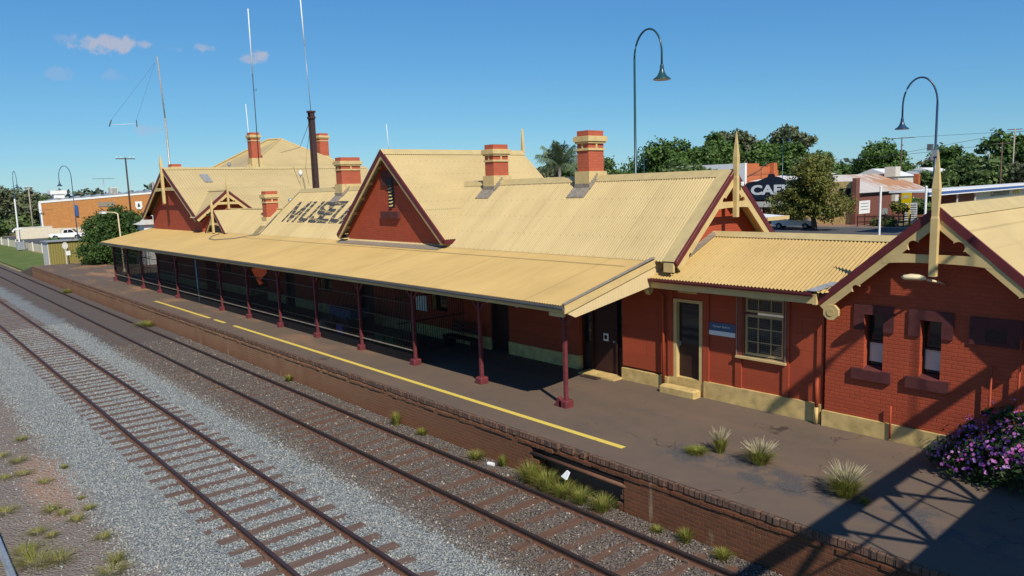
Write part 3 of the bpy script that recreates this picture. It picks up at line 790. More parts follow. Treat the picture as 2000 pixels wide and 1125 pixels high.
for (xa, xb) in ((-20.3, -19.3), (-29.6, -28.4), (-37.5, -36.4)):
    d = obj('door', MB().box(xa+.07, xb-.07, 16.80, 16.85, .02, 2.35), M['doorboards'], ST)
    mb = MB(); mb.box(xa, xa+.07, 16.64, 16.86, 0, 2.5); mb.box(xb-.07, xb, 16.64, 16.86, 0, 2.5); mb.box(xa+.07, xb-.07, 16.64, 16.86, 2.36, 2.5); obj('frame', mb, M['brownsteel'], d)
for (xa, xb) in ((-24.0, -22.9), (-33.5, -32.3), (-46.5, -45.3)):
    w_ = obj('window', MB().box(xa, xb, 16.85, 16.87, 1.1, 2.6), M['glass'], ST)
    mb = MB(); mb.box(xa, xa+.06, 16.70, 16.84, 1.1, 2.6); mb.box(xb-.06, xb, 16.70, 16.84, 1.1, 2.6); mb.box(xa+.06, xb-.06, 16.70, 16.84, 1.8, 1.86); mb.box(xa+.06, xb-.06, 16.70, 16.84, 2.54, 2.6)
    obj('frame', mb, M['trim'], w_)
# double doors at the right end with sidelights
d = obj('double_door', MB().box(-15.5, -14.5, 16.82, 16.87, .02, 2.35), M['doorboards'], ST)
mb = MB()
for x in (-15.88, -15.5, -14.5, -14.2): mb.box(x, x+.06, 16.74, 16.9, 0, 2.6)
mb.box(-15.82, -14.2, 16.74, 16.9, 2.36, 2.44); obj('frame', mb, M['darkwood'], d)
obj('sidelight', MB().box(-15.82, -15.5, 16.84, 16.86, .9, 2.35), M['glass'], d); obj('sidelight', MB().box(-14.44, -14.2, 16.84, 16.86, .9, 2.35), M['glass'], d)
mb = MB(); mb.box(-15.82, -15.5, 16.80, 16.88, .0, .9); mb.box(-14.44, -14.2, 16.80, 16.88, 0, .9); obj('lower_panel', mb, M['darkwood'], d)
obj('handle', MB().box(-14.62, -14.55, 16.75, 16.82, 1.02, 1.08), M['steel'], d)
# door mat recess + threshold
obj('threshold', MB().box(-15.6, -14.14, 16.2, 16.74, 0, .05), M['plinth'], ST)

# right gable end
def gable_wall(mb, axis, c, th, a0, a1, z0, ez, ra, rz):
    """wall with a gable; axis 'x': plane at x=c with spread along y"""
    pts = [(a0, z0), (a1, z0), (a1, ez), (ra, rz), (a0, ez)]
    if axis == 'x': return mb.prism([(c, a, z) for a, z in pts], (-th, 0, 0))
    return mb.prism([(a, c, z) for a, z in pts][::-1], (0, th, 0))
mb = MB(); gable_wall(mb, 'x', -12.3, .3, 16.62, 21.06, 0, 4.02, 18.84, 5.95); obj('gable_wall', mb, M['red'], ST)
obj('rear_wall', MB().box(-39.3, -12.6, 20.9, 21.1, 0, 3.75), M['red'], ST)
mb = MB(); gable_wall(mb, 'x', -39.2, .25, 16.62, 21.06, 3.2, 4.0, 18.84, 5.95); obj('gable_wall', mb, M['red'], ST)

def arcs(c, r, a0, a1, n): return [(c[0]+r*math.cos(a0+(a1-a0)*i/n), c[1]+r*math.sin(a0+(a1-a0)*i/n)) for i in range(n+1)]
def gable_trim(par, axis, c, out, apex, half, drop, mw=.15, cw=.17, cross=None, finial=None, notch=(), scroll=False, th=.05):
    """axis 'x': gable plane at x=c, spread y. apex=(a,z). out=+1/-1 outward along the axis."""
    L = math.hypot(half, drop)
    def P3(a, z, d): return (c+out*d, a, z) if axis == 'x' else (a, c+out*d, z)
    ext = (out*th, 0, 0) if axis == 'x' else (0, out*th, 0)
    e2 = (out*(th+.015), 0, 0) if axis == 'x' else (0, out*(th+.015), 0)
    for sg in (-1, 1):
        ux, uz = sg*half/L, -drop/L; nx, nz = -sg*drop/L, -half/L      # along the rafter, and down into the gable
        q = lambda s_, t_: (apex[0]+ux*s_+nx*t_, apex[1]+uz*s_+nz*t_)
        m3 = lambda t_: t_*drop/half
        pts = [(0, -.01), (L, -.01), (L, mw), (m3(mw), mw)]
        mbx = MB(); mbx.prism([P3(*q(*p), .02) for p in pts], e2); obj('bargeboard', mbx, M['maroon'], par)
        lo = mw+.003; hi = mw+cw
        outline = [(m3(lo), lo)]; outline.append((L, lo)); outline.append((L-.02, hi))
        for (s_n, r_) in sorted(notch, reverse=True):
            outline += [(s_n+r_*1.25, hi), (s_n+r_*1.1, hi+r_*.28)]
            outline += [p for p in arcs((s_n, hi+.02), r_, 0, -math.pi, 8)][1:-1]
            outline += [(s_n-r_*1.1, hi+r_*.28), (s_n-r_*1.25, hi)]
        outline.append((m3(hi), hi))
        mbx = MB(); mbx.prism([P3(*q(*p), .012) for p in outline], ext); b_ = obj('decorated_board', mbx, M['trim'], par)
        if scroll:
            ca, cz = q(L-.12, hi+.10)
            ring = [P3(ca+.17*math.cos(a)*(1+.06*(i % 2)), cz+.17*math.sin(a)*(1+.06*(i % 2)), .0) for i, a in enumerate([2*math.pi*i/16 for i in range(16)])]
            mbx = MB(); mbx.prism(ring, (out*.09, 0, 0) if axis == 'x' else (0, out*.09, 0)); obj('scroll', mbx, M['trim'], par)
            ring = [P3(ca+.085*math.cos(2*math.pi*i/16), cz+.085*math.sin(2*math.pi*i/16), .092) for i in range(16)]
            mbx = MB(); mbx.prism(ring, (out*.012, 0, 0) if axis == 'x' else (0, out*.012, 0)); obj('scroll_eye', mbx, M['plinth'], par)
    if cross:
        zc, hh, w2 = cross
        mbx = MB()
        n = 8; top = [(-w2+2*w2*i/n, zc+hh/2) for i in range(n+1)]
        bot = [(w2-2*w2*i/n, zc-hh/2-.05*abs(1-2*i/n)**3) for i in range(n+1)]
        mbx.prism([P3(apex[0]+a, z, .005) for a, z in top+bot], (out*.06, 0, 0) if axis == 'x' else (0, out*.06, 0)); obj('crossbeam', mbx, M['trim'], par)
    if finial:
        zt, zb, w = finial; h = w/2; zm = apex[1]+.1
        mbx = MB(); dd = .075
        lv = [(zb, h), (zm-.9*(zt-apex[1])*.0-.35, h), (zm-.3, h*.85), (zm+.25*(zt-zm), h*1.05), (zt, .008)]
        vs, fs = [], []
        for z, r_ in lv: vs += [P3(apex[0]-r_, z, dd-r_+.05), P3(apex[0]+r_, z, dd-r_+.05), P3(apex[0]+r_, z, dd+r_+.05), P3(apex[0]-r_, z, dd+r_+.05)]
        for k in range(len(lv)-1):
            for i in range(4): fs.append((4*k+i, 4*k+(i+1) % 4, 4*k+4+(i+1) % 4, 4*k+4+i))
        fs += [(0,3,2,1), tuple(range(4*len(lv)-4, 4*len(lv)))]
        mbx.add(vs, fs); obj('finial', mbx, M['trim'], par)

gable_trim(ST, 'x', -11.86, 1, (18.84, 6.13), 2.80, 2.44, .15, .20, (5.12, .17, 1.0), (7.18, 4.76, .13), ((.95, .1), (3.1, .08)))
mb = MB()
for sg in (-1, 1): mb.add([(-11.86, 18.84, 6.05), (-12.3, 18.84, 6.05), (-12.3, 18.84+sg*2.74, 3.66), (-11.86, 18.84+sg*2.74, 3.66)], [(0,1,2,3)])
obj('soffit', mb, M['trim'], ST)
obj('insulator', MB().lathe((-11.70, 19.1, 5.62), [(.02,0),(.05,.03),(.05,.12),(.02,.14)], 8), M['white'], ST)

# cross gable over the museum hall
XA, XZ = -25.95, 7.46
mb = MB(); gable_wall(mb, 'y', 16.2, .3, -29.55, -22.36, 2.9, 4.20, XA, 7.28)
obj('cross_gable_wall', mb, M['red'], ST)
for sg in (-1, 1):
    mb = MB(); n_ = Vector((sg*3.43, 0, 3.98)).normalized()
    corr(mb, (XA+sg*4.02, 15.88, XZ-3.47), (0, 1, 0), 7.6, Vector((-sg*4.02, 0, 3.47)), n_, .095, .013); obj('cross_gable_roof', mb, M['roofx'], ST, smooth=True)
mb = MB(); mb.add([(XA-.24, 15.86, XZ-.17), (XA-.24, 23.5, XZ-.17), (XA, 23.5, XZ+.045), (XA, 15.86, XZ+.045), (XA+.24, 23.5, XZ-.17), (XA+.24, 15.86, XZ-.17)], [(0,1,2,3), (3,2,4,5)]); obj('ridge_capping', mb, M['cap'], ST)
gable_trim(ST, 'y', 15.92, -1, (XA, XZ+.02), 4.06, 3.5, .17, .10)
mb = MB(); mb.prism([(XA-.06, 23.5, 6.6), (XA+.06, 23.5, 6.6), (XA+.065, 23.5, 7.6), (XA, 23.5, 8.5), (XA-.065, 23.5, 7.6)], (0, .12, 0)); obj('finial', mb, M['trim'], ST)
mb = MB(); gable_wall(mb, 'y', 22.9, .3, -29.55, -22.36, 0, 4.2, XA, 7.2); obj('rear_gable_wall', mb, M['red'], ST)
mb = MB()
for sg in (-1, 1): mb.add([(XA, 15.93, XZ-.06), (XA, 16.2, XZ-.06), (XA+sg*3.98, 16.2, XZ-3.5), (XA+sg*3.98, 15.93, XZ-3.5)], [(0,1,2,3)])
obj('soffit', mb, M['zinc'], ST)
mb = MB()
for i in range(5):
    for sg in (-1, 1):
        s_ = .6+.72*i; mb.box(XA+sg*s_-.03, XA+sg*s_+.03, 15.95, 16.19, XZ-.2-s_*.872, XZ-.08-s_*.872)
obj('soffit_batten', mb, M['trim'], ST)
for sg in (-1, 1):
    obj('eave_fascia', MB().box(min(XA+sg*3.97, XA+sg*4.03), max(XA+sg*3.97, XA+sg*4.03), 15.9, 17.0, XZ-3.65, XZ-3.49), M['maroon'], ST)
    obj('eave_soffit', MB().box(min(XA+sg*3.6, XA+sg*3.965), max(XA+sg*3.6, XA+sg*3.965), 15.95, 17.0, XZ-3.68, XZ-3.64), M['trim'], ST)
mb = MB(); mb.box(-22.36, -22.06, 16.2, 16.6, 3.2, 3.95); mb.box(-29.85, -29.55, 16.2, 16.6, 3.2, 3.95); obj('side_wall', mb, M['conc'], ST)
mb = MB(); a_ = Vector((-29.9, 15.72, vz(15.72)+.02)); b_ = Vector((-22.2, 15.72, vz(15.72)+.02)); v_ = Vector((0, .48, .48*VK+.015)); mb.quad(a_, b_, b_+v_, a_+v_); obj('wall_flashing', mb, M['lead'], ST)
# louvred slot
lw = obj('louvre_shade_panel', MB().box(-26.08, -25.62, 16.196, 16.2, 5.15, 6.4), M['dark'], ST)  # dark panel on the wall face, its colour standing in for the slot's shade
mb = MB()
for i in range(8): z = 5.2+.14*i; mb.prism([(-25.98, 16.13, z), (-25.98, 16.19, z+.06), (-25.98, 16.19, z+.075), (-25.98, 16.13, z+.015)], (.24, 0, 0))
obj('louvre', mb, M['trim'], lw)
mb = MB(); mb.box(-26.5, -25.3, 16.13, 16.195, 6.05, 6.62); obj('lintel', mb, M['maroon2'], lw)
mb = MB(); mb.box(-26.08, -25.62, 16.10, 16.135, 6.05, 6.32); obj('lintel_shade_panel', mb, M['dark'], lw)  # dark block on the lintel face, shade of a recess put into its colour
mb = MB(); mb.box(-26.55, -25.25, 16.06, 16.195, 4.72, 5.0); obj('sill', mb, M['maroon2'], lw)

# west wing (big gable to the platform, long ridge running back)
DX, DZ = -53.1, 7.86
for sg in (-1, 1):
    mb = MB(); n_ = Vector((sg*3.2, 0, 5.7)).normalized()
    corr(mb, (DX+sg*5.72, 15.5, DZ-3.22), (0, 1, 0), 15.5, Vector((-sg*5.72, 0, 3.22)), n_, .19, .012, 6); obj('wing_roof', mb, M['roof_far'], ST, smooth=True)
mb = MB(); mb.add([(DX-.28, 15.46, DZ-.12), (DX-.28, 31, DZ-.12), (DX, 31, DZ+.045), (DX, 15.46, DZ+.045), (DX+.28, 31, DZ-.12), (DX+.28, 15.46, DZ-.12)], [(0,1,2,3), (3,2,4,5)]); obj('ridge_capping', mb, M['cap'], ST)
mb = MB(); gable_wall(mb, 'y', 16.02, .35, -58.2, -47.9, 0, 4.78, DX, 7.62); obj('wing_gable_wall', mb, M['red'], ST)
obj('plinth', MB().box(-58.23, -47.95, 15.97, 16.02, 0, .44), M['plinth'], ST)
obj('wing_side_wall', MB().box(-48.2, -47.87, 16.37, 31, 0, 4.9), M['red'], ST)
obj('wing_side_wall', MB().box(-58.2, -57.9, 16.37, 31, 0, 4.9), M['red'], ST)
gable_trim(ST, 'y', 15.53, -1, (DX, DZ+.03), 5.78, 3.27, .19, .15, (6.45, .2, 2.4), (8.78, 5.5, .17))
mb = MB()
for sg in (-1, 1): mb.add([(DX, 15.52, DZ-.1), (DX, 16.02, DZ-.1), (DX+sg*5.7, 16.02, DZ-3.26), (DX+sg*5.7, 15.52, DZ-3.26)], [(0,1,2,3)])
obj('soffit', mb, M['brownsteel'], ST)
mb = MB()
for sg in (-1, 1): mb.box(min(DX+sg*5.2, DX+sg*5.8), max(DX+sg*5.2, DX+sg*5.8), 15.52, 16.0, DZ-3.52, DZ-3.25)
obj('eave_return_box', mb, M['maroon'], ST)
obj('patch_sheet', MB().add([(-52.2, 17.55, 7.41), (-51.2, 17.55, 6.85), (-51.2, 18.1, 6.85), (-52.2, 18.1, 7.41)], [(0,1,2,3)]), M['zinc'], ST)
# small gable facing right on the wing
GX, GY, GZ = -47.2, 17.47, 6.26
gable_trim(ST, 'x', GX, 1, (GY, GZ), 2.1, 1.68, .14, .18, (5.42, .15, 1.0), (7.15, 5.05, .12), ((.8, .08), (2.0, .07)))
mb = MB(); mb.add([(GX+.03, GY, GZ), (-50.4, GY, GZ), (-48.1, GY-2.1, GZ-1.68), (GX+.03, GY-2.1, GZ-1.68), (-48.1, GY+2.1, GZ-1.68), (GX+.03, GY+2.1, GZ-1.68)], [(0,1,2,3), (0,5,4,1)]); obj('small_gable_roof', mb, M['roof_far'], ST)
mb = MB(); mb.add([(GX+.03, GY-.14, GZ-.06), (-50.3, GY-.14, GZ-.06), (-50.3, GY, GZ+.05), (GX+.03, GY, GZ+.05), (-50.3, GY+.14, GZ-.06), (GX+.03, GY+.14, GZ-.06)], [(0,1,2,3), (3,2,4,5)]); obj('ridge_capping', mb, M['cap'], ST)
mb = MB(); gable_wall(mb, 'x', -47.75, .1, 15.98, 19.4, 3.4, 4.7, GY, 6.1); obj('small_gable_wall', mb, M['red'], ST)
# low link roof with gablet between wing and hall
mb = MB(); corr(mb, (-40.3, 16.62, 4.15), (1,0,0), .92, Vector((0, .98, .88)), Vector((0, -1.33, 1.48)), .095, .015); corr(mb, (-47.8, 16.12, 3.70), (1,0,0), 7.5, Vector((0, 1.48, 1.33)), Vector((0, -1.33, 1.48)), .095, .015); obj('low_roof', mb, M['roof_far'], ST, smooth=True)
mb = MB(); mb.add([(-47.8, 17.6, 5.03), (-39.3, 17.6, 5.03), (-39.3, 20, 3.2), (-47.8, 20, 3.2)], [(0,1,2,3)]); obj('low_roof_back', mb, M['roof_far'], ST)
obj('ridge_capping', MB().tube([(-47.8, 17.6, 5.03), (-39.3, 17.6, 5.03)], .06, 8), M['cap'], ST)
G3 = (-45.35, 5.03)
for sg in (-1, 1):
    mb = MB(); mb.add([(G3[0], 15.9, G3[1]), (G3[0], 17.6, G3[1]), (G3[0]+sg*1.62, 16.1, 3.70), (G3[0]+sg*1.62, 15.9, 3.70)], [(0,1,2,3)]); obj('gablet_roof', mb, M['roof_far'], ST)
gable_trim(ST, 'y', 15.92, -1, G3, 1.66, 1.36, .10, .10, (4.22, .13, .75), (5.9, 3.68, .12))
mb = MB(); gable_wall(mb, 'y', 16.05, .1, -46.6, -44.1, 3.5, 3.85, G3[0], 4.8); obj('gablet_wall', mb, M['darkwood'], ST)

# chimneys
def chimney(x0, x1, y0, y1, zb, zt, sc=1.0, flash=True, bars=True):
    h = zt-zb
    c = obj('chimney', MB().box(x0, x1, y0, y1, zb+.3*h, zt-.001), M['chimred'], ST)
    e = .07*sc
    obj('base', MB().box(x0-e, x1+e, y0-e, y1+e, zb-.5, zb+.33*h), M['chimcream'], c)
    mb = MB(); f1 = .10*sc; mb.box(x0-f1, x1+f1, y0-f1, y1+f1, zt-.36*sc, zt-.21*sc); mb.box(x0-f1*.8, x1+f1*.8, y0-f1*.8, y1+f1*.8, zt-.21*sc, zt-.185*sc)
    mb.box(x0-f1*.55, x1+f1*.55, y0-f1*.55, y1+f1*.55, zt-.43*sc, zt-.36*sc); obj('cap', mb, M['chimcream'], c)
    mb = MB(); g = .04*sc; mb.box(x0-g, x1+g, y0-g, y1+g, zt-.66*sc, zt-.585*sc)
    if bars:
        ym = (y0+y1)/2; xm = (x0+x1)/2
        mb.box(x1-.02, x1+g*.8, ym-.035, ym+.035, zt-.585*sc, zt-.43*sc); mb.box(xm-.03, xm+.03, y0-g*.8, y0+.02, zt-.585*sc, zt-.43*sc)
    obj('band', mb, M['chimcream'], c)
    return c
c = chimney(-17.6, -17.08, 18.47, 19.22, 5.6, 7.62)
def flashing(c, x0, x1, y0):
    zr = lambda y: 3.69+(y-16.1)*K
    mb = MB(); o_ = NR*.026
    a = Vector((x0-.16, y0-.42, zr(y0-.42)))+o_; b = Vector((x1+.14, y0-.42, zr(y0-.42)))+o_; v_ = Vector((0, .40, .40*K)); mb.quad(a, b, b+v_, a+v_)
    for i in range(5):
        yy = y0-.06+.085*i; mb.box(x1+.072, x1+.082, yy, yy+.085, zr(yy)-.05, zr(yy)+.19)
    a = Vector((x1+.08, y0-.1, zr(y0-.1)))+o_; b = a+Vector((.10, 0, 0)); v_ = Vector((0, .48, .48*K)); mb.quad(a, b, b+v_, a+v_)
    mb.box(x0-.075, x1+.075, y0-.085, y0-.072, zr(y0)-.1, zr(y0)+.10)
    obj('flashing', mb, M['lead'], c)
flashing(c, -17.6, -17.08, 18.47)
c = chimney(-22.6, -22.08, 18.50, 19.25, 5.7, 7.48); flashing(c, -22.6, -22.08, 18.5)
c = chimney(-34.55, -33.95, 18.42, 19.5, 5.6, 7.6); flashing(c, -34.55, -33.95, 18.42)
chimney(-40.6, -40.05, 16.95, 17.65, 3.9, 6.05)
chimney(-56.7, -55.9, 16.95, 17.6, 6.2, 8.25)
# vents, camera, hose
obj('roof_vent', MB().lathe((-42.9, 19.7, 4.6), [(.06,0),(.06,.75),(.13,.8),(.13,.95),(.03,1.02)], 10), M['steel'], ST, smooth=True)
mb = MB(); mb.tube([(-44.4, 15.8, vz(15.8)+.05), (-44.3, 15.3, vz(15.3)+.04), (-43.6, 14.9, vz(14.9)+.04), (-42.5, 14.8, vz(14.8)+.04), (-40.6, 15.3, vz(15.3)+.04), (-39.2, 16.1, 3.78), (-39.3, 17.2, 4.75)], .025, 6); obj('roof_cable', mb, M['lead'], ST, smooth=True)

# verandah posts
def post(x, first=None):
    y = 13.45
    mb = MB(); mb.cbox(x-.052, x+.052, y-.052, y+.052, .2, 2.72, .012)
    mb.beam((x-.45, y, 2.66), (x-.05, y, 2.25), .05, .07); mb.beam((x+.45, y, 2.66), (x+.05, y, 2.25), .05, .07)
    p = obj('verandah_post', mb, M['post'], ST)
    mb = MB(); mb.cbox(x-.15, x+.15, y-.15, y+.15, 0, .2, .03); obj('footing', mb, M['post'], p)
for i in range(14):
    if i == 8: continue
    post(-13.40-3.55*i)
obj('blue_prop_post', MB().tube([(-42.0, 13.55, 0), (-41.95, 13.5, 2.66)], .05, 10), M['blue'], ST, smooth=True)
obj('footing_spur', MB().prism([(-13.7, 13.3, 0), (-13.45, 13.3, 0), (-13.45, 13.3, .2), (-13.56, 13.3, .27)], (0, .12, 0)), M['post'], ST)

# security fence along the post line
SF = thing('security_fence', 'tall black steel bar fence closing in the verandah between the maroon posts', 'fence', (-40, 13.5, 0))
for i in range(2, 13):
    xa, xb = -13.46-3.55*i-3.43, -13.46-3.55*i
    mb = MB(); n = 33
    if i == 2: xb = -21.6+1.0*0; xb = -20.64
    for k in range(n+1):
        x = xa+(xb-xa)*k/n; mb.box(x-.008, x+.008, 13.492, 13.508, .06, 2.6)
    for z in (.75, 1.45, 2.05): mb.box(xa, xb, 13.47, 13.49, z-.018, z+.018)
    p = obj('bar_panel', mb, M['mesh'], SF)
    obj('bottom_rail', MB().box(xa, xb, 13.45, 13.485, .44, .468), M['lead'], p)
    obj('kick_plate', MB().box(xa, xb, 13.52, 13.54, 0, .3), M['mesh'], p)
mb = MB()
for k in range(30): y = 13.55+3.0*k/30; mb.box(-21.72-.008, -21.72+.008, y-.008, y+.008, .05, 2.7)
for z in (1.2, 2.1): mb.box(-21.74, -21.70, 13.55, 16.5, z, z+.03)
obj('end_panel', mb, M['mesh'], SF)
mb = MB()
for k in range(22): y = 13.55+2.4*k/22; mb.box(-59.6-.01, -59.6+.01, y-.01, y+.01, .05, 2.7)
for z in (.3, 1.5, 2.2): mb.box(-59.63, -59.57, 13.55, 16.0, z, z+.04)
obj('end_panel', mb, M['mesh'], SF)

# ------------------------------------------------------------------ annex and right-hand block
AN = thing('station_annex', 'low red annex with tan iron roof, screened door and barred window', 'building', (-11, 16.63, 0))
mb = MB(); holes_wall(mb, -14.14, -7.97, .42, 3.4, 16.63, 16.9, [(-12.27, -11.33, .42, 2.62), (-10.12, -9.02, 1.32, 2.88)]); obj('front_wall', mb, M['redsmooth'], AN)
mb = MB(); mb.prism([(-14.14, 16.57, 0), (-12.45, 16.57, 0), (-12.45, 16.57, .36), (-14.14, 16.57, .36)], (0, .33, 0))
mb.prism([(-11.25, 16.55, 0), (-8.0, 16.55, 0), (-8.0, 16.55, .47), (-11.25, 16.55, .45)], (0, .35, 0)); mb.box(-12.45, -11.25, 16.6, 16.9, 0, .42)
obj('plinth', mb, M['plinth'], AN)
mb = MB()
for (a, b, z0) in ((-12.46, -12.28, .42), (-11.31, -11.12, .42), (-10.32, -10.14, .44), (-9.0, -8.84, .44), (-8.14, -7.98, .44)): mb.box(a, b, 16.585, 16.63, z0, 3.1)
obj('pilasters', mb, M['redsmooth'], AN)
ANK = (4.32-3.24)/(18.53-15.95); NA = Vector((0, -ANK, 1)).normalized()
mb = MB(); n_ = int(7.1/.095*8); vs = []; fs = []
for i in range(n_+1):
    s_ = 7.1*i/n_; x = -12.74+s_; zr = 5.15-.868*(-5.5-x)-.03; y0 = 15.95
    if x > -7.93: y0 = min(18.53, max(15.95, 15.95+(zr-3.24)/ANK))
    h_ = NA*(.017*math.sin(2*math.pi*s_/.095)); vs += [Vector((x, y0, 3.24+(y0-15.95)*ANK))+h_, Vector((x, 18.53, 4.32))+h_]
    if i and y0 < 18.5: fs.append((2*i-2, 2*i, 2*i+1, 2*i-1))
mb.add(vs, fs); obj('annex_roof', mb, M['ver'], AN, smooth=True)
mb = MB(); corr(mb, (-5.7, 21.1, 3.24), (-1,0,0), 6.6, Vector((0, -2.58, 1.08)), Vector((0, ANK, 1))); obj('annex_rear_roof', mb, M['ver'], AN, smooth=True)
mb = MB(); mb.add([(-12.28, 18.26, 4.235), (-5.7, 18.26, 4.235), (-5.7, 18.53, 4.37), (-12.28, 18.53, 4.37), (-12.28, 18.8, 4.235), (-5.7, 18.8, 4.235)], [(0,1,2,3), (3,2,5,4)]); obj('ridge_capping', mb, M['cap'], AN)
mb = MB(); mb.prism([(-12.78, 15.95+a, 3.15+b) for a, b in prof], (4.85, 0, 0)); obj('gutter', mb, M['maroon'], AN)
obj('fascia', MB().box(-12.6, -7.95, 15.955, 15.99, 2.97, 3.16), M['trim'], AN)
mb = MB(); mb.quad((-12.7, 15.99, 3.0), (-7.95, 15.99, 3.0), (-7.95, 16.62, 3.02), (-12.7, 16.62, 3.02)); obj('soffit', mb, M['brownsteel'], AN)
mb = MB(); mb.prism([(-12.78, 15.93, 3.2), (-12.78, 16.2, 3.2), (-12.78, 16.2, 2.85), (-12.78, 16.05, 2.75), (-12.78, 15.97, 2.85)], (.14, 0, 0)); obj('eave_bracket', mb, M['trim'], AN)
mb = MB(); mb.prism([(-8.12, 15.93, 3.262), (-7.86, 15.93, 3.262), (-7.5, 16.35, 3.44), (-7.72, 16.35, 3.44)], (0, 0, .012)); obj('valley_flashing', mb, M['zinc'], AN)
obj('wall_flashing', MB().add([(-12.29, 16.3, 3.42), (-12.05, 16.3, 3.42), (-12.05, 18.45, 4.32), (-12.29, 18.45, 4.34)], [(0,1,2,3)]), M['lead'], AN)
d = obj('screen_door', MB().box(-12.17, -11.43, 16.74, 16.78, .45, 2.54), M['darkwood'], AN)
obj('mesh_panel', MB().box(-12.09, -11.51, 16.73, 16.739, 1.35, 2.46), M['glass'], d)
obj('handle', MB().box(-12.13, -12.10, 16.70, 16.74, 1.30, 1.42), M['steel'], d)
mb = MB(); mb.box(-12.27, -12.17, 16.60, 16.8, .42, 2.62); mb.box(-11.43, -11.33, 16.60, 16.8, .42, 2.62); mb.box(-12.17, -11.43, 16.60, 16.8, 2.54, 2.62); obj('frame', mb, M['trim'], d)
obj('door_lintel', MB().box(-12.1, -11.5, 16.59, 16.628, 2.80, 2.86), M['trim'], AN)
def paned(par, x0, x1, y, z0, z1, nx, nz, fr=.055, bar=.022):
    w_ = obj('window', MB().box(x0, x1, y+.05, y+.06, z0, z1), M['glass'], par)
    mb = MB(); mb.box(x0, x0+fr, y, y+.049, z0, z1); mb.box(x1-fr, x1, y, y+.049, z0, z1); mb.box(x0+fr, x1-fr, y, y+.049, z0, z0+fr); mb.box(x0+fr, x1-fr, y, y+.049, z1-fr, z1)
    for i in range(1, nx): x = x0+(x1-x0)*i/nx; mb.box(x-bar/2, x+bar/2, y+.01, y+.047, z0+fr, z1-fr)
    for j in range(1, nz): z = z0+(z1-z0)*j/nz; mb.box(x0+fr, x1-fr, y+.012, y+.045, z-bar/2, z+bar/2)
    obj('frame', mb, M['trim'], w_); return w_
w1 = paned(AN, -10.10, -9.04, 16.70, 1.36, 2.40, 3, 3)
w2 = paned(AN, -10.10, -9.04, 16.70, 2.47, 2.86, 3, 1)
obj('sill', MB().box(-10.28, -8.90, 16.52, 16.72, 1.27, 1.325), M['trim'], w1)
mb = MB()
for i in range(28): x = -10.27+.05*i; mb.box(x-.0013, x+.0013, 16.575, 16.578, 1.33, 2.9)
for j in range(31): z = 1.35+.05*j; mb.box(-10.28, -8.92, 16.570, 16.574, z-.0013, z+.0013)
mb.box(-8.94, -8.92, 16.56, 16.60, 1.33, 2.9); mb.box(-10.28, -10.26, 16.56, 16.60, 1.33, 2.9)
obj('wire_screen', mb, M['lead'], w1)
obj('downpipe', MB().tube([(-12.56, 16.52, .08), (-12.56, 16.52, 2.7), (-12.6, 16.1, 3.0)], .04, 10), M['redsmooth'], AN, smooth=True)
mb = MB(); mb.tube([(-8.06, 16.46, .42), (-8.06, 16.46, 1.14)], .045, 10); obj('downpipe', mb, M['redsmooth'], AN, smooth=True)
obj('downpipe_foot', MB().tube([(-8.06, 16.46, .02), (-8.06, 16.46, .419)], .046, 10), M['plinth'], AN, smooth=True)
mb = MB(); mb.cbox(-12.5, -11.32, 16.22, 16.545, 0, .21, .04); obj('door_step', mb, M['plinth'], AN, smooth=False)
sg_ = obj('station_sign', MB().box(-11.13, -10.33, 16.607, 16.625, 1.76, 2.10), M['bluesign'], None, (-10.73, 16.62, 1.93)); setp(sg_, 'blue and white station name sign on the red wall between door and window', 'sign')
obj('white_band', MB().box(-11.13, -10.33, 16.602, 16.6068, 1.76, 1.88), M['white'], sg_)
tm, w = text_mb('Nyngan Station', (-11.0, 16.604, 1.98), (1,0,0), (0,0,1), .082, .0015); obj('lettering', tm, M['white'], sg_)

RB = thing('toilet_block', 'red brick block with scalloped cream gable, tall finial and two slit windows', 'building', (-5.5, 16.5, 0))
RX, RZ, RH, RD = -5.5, 5.15, 2.42, 2.10
HW = [(-7.03, -6.62, 1.52, 2.76), (-5.87, -5.46, 1.52, 2.76)]
mb = MB(); holes_wall(mb, -7.9, -3.1, .38, 3.0, 16.53, 16.85, HW)
mb.prism([(-7.9, 16.53, 3.0), (-3.1, 16.53, 3.0), (RX, 16.53, 3.0+2.4*.8)][::-1], (0, .32, 0)); obj('front_wall', mb, M['red'], RB)
mb = MB(); mb.prism([(-7.93, 16.46, 0), (-3.08, 16.46, 0), (-3.08, 16.46, .37), (-7.93, 16.46, .37)], (0, .39, 0)); obj('plinth', mb, M['plinth'], RB)
obj('side_wall', MB().box(-3.4, -3.1, 16.85, 23, 0, 3.1), M['red'], RB); obj('side_wall', MB().box(-7.9, -7.6, 16.85, 23, 0, 3.1), M['red'], RB)
obj('rear_wall', MB().box(-7.6, -3.4, 22.8, 23, 0, 3.1), M['red'], RB)
for sg in (-1, 1):
    mb = MB(); n_ = Vector((sg*RD, 0, RH)).normalized()
    corr(mb, (RX+sg*RH, 16.12, RZ-RD), (0, 1, 0), 7.3, Vector((-sg*RH, 0, RD)), n_, .095, .010); obj('roof', mb, M['roofx'], RB, smooth=True)
mb = MB(); mb.add([(RX-.27, 16.1, RZ-.20), (RX-.27, 23.45, RZ-.20), (RX, 23.45, RZ+.045), (RX, 16.1, RZ+.045), (RX+.27, 23.45, RZ-.20), (RX+.27, 16.1, RZ-.20)], [(0,1,2,3), (3,2,4,5)]); obj('ridge_capping', mb, M['cap'], RB)
gable_trim(RB, 'y', 16.14, -1, (RX, RZ+.02), RH+.03, RD+.03, .15, .17, (4.10, .17, 1.02), (6.24, 3.76, .13), ((.85, .11), (2.35, .09)), True)
mb = MB()
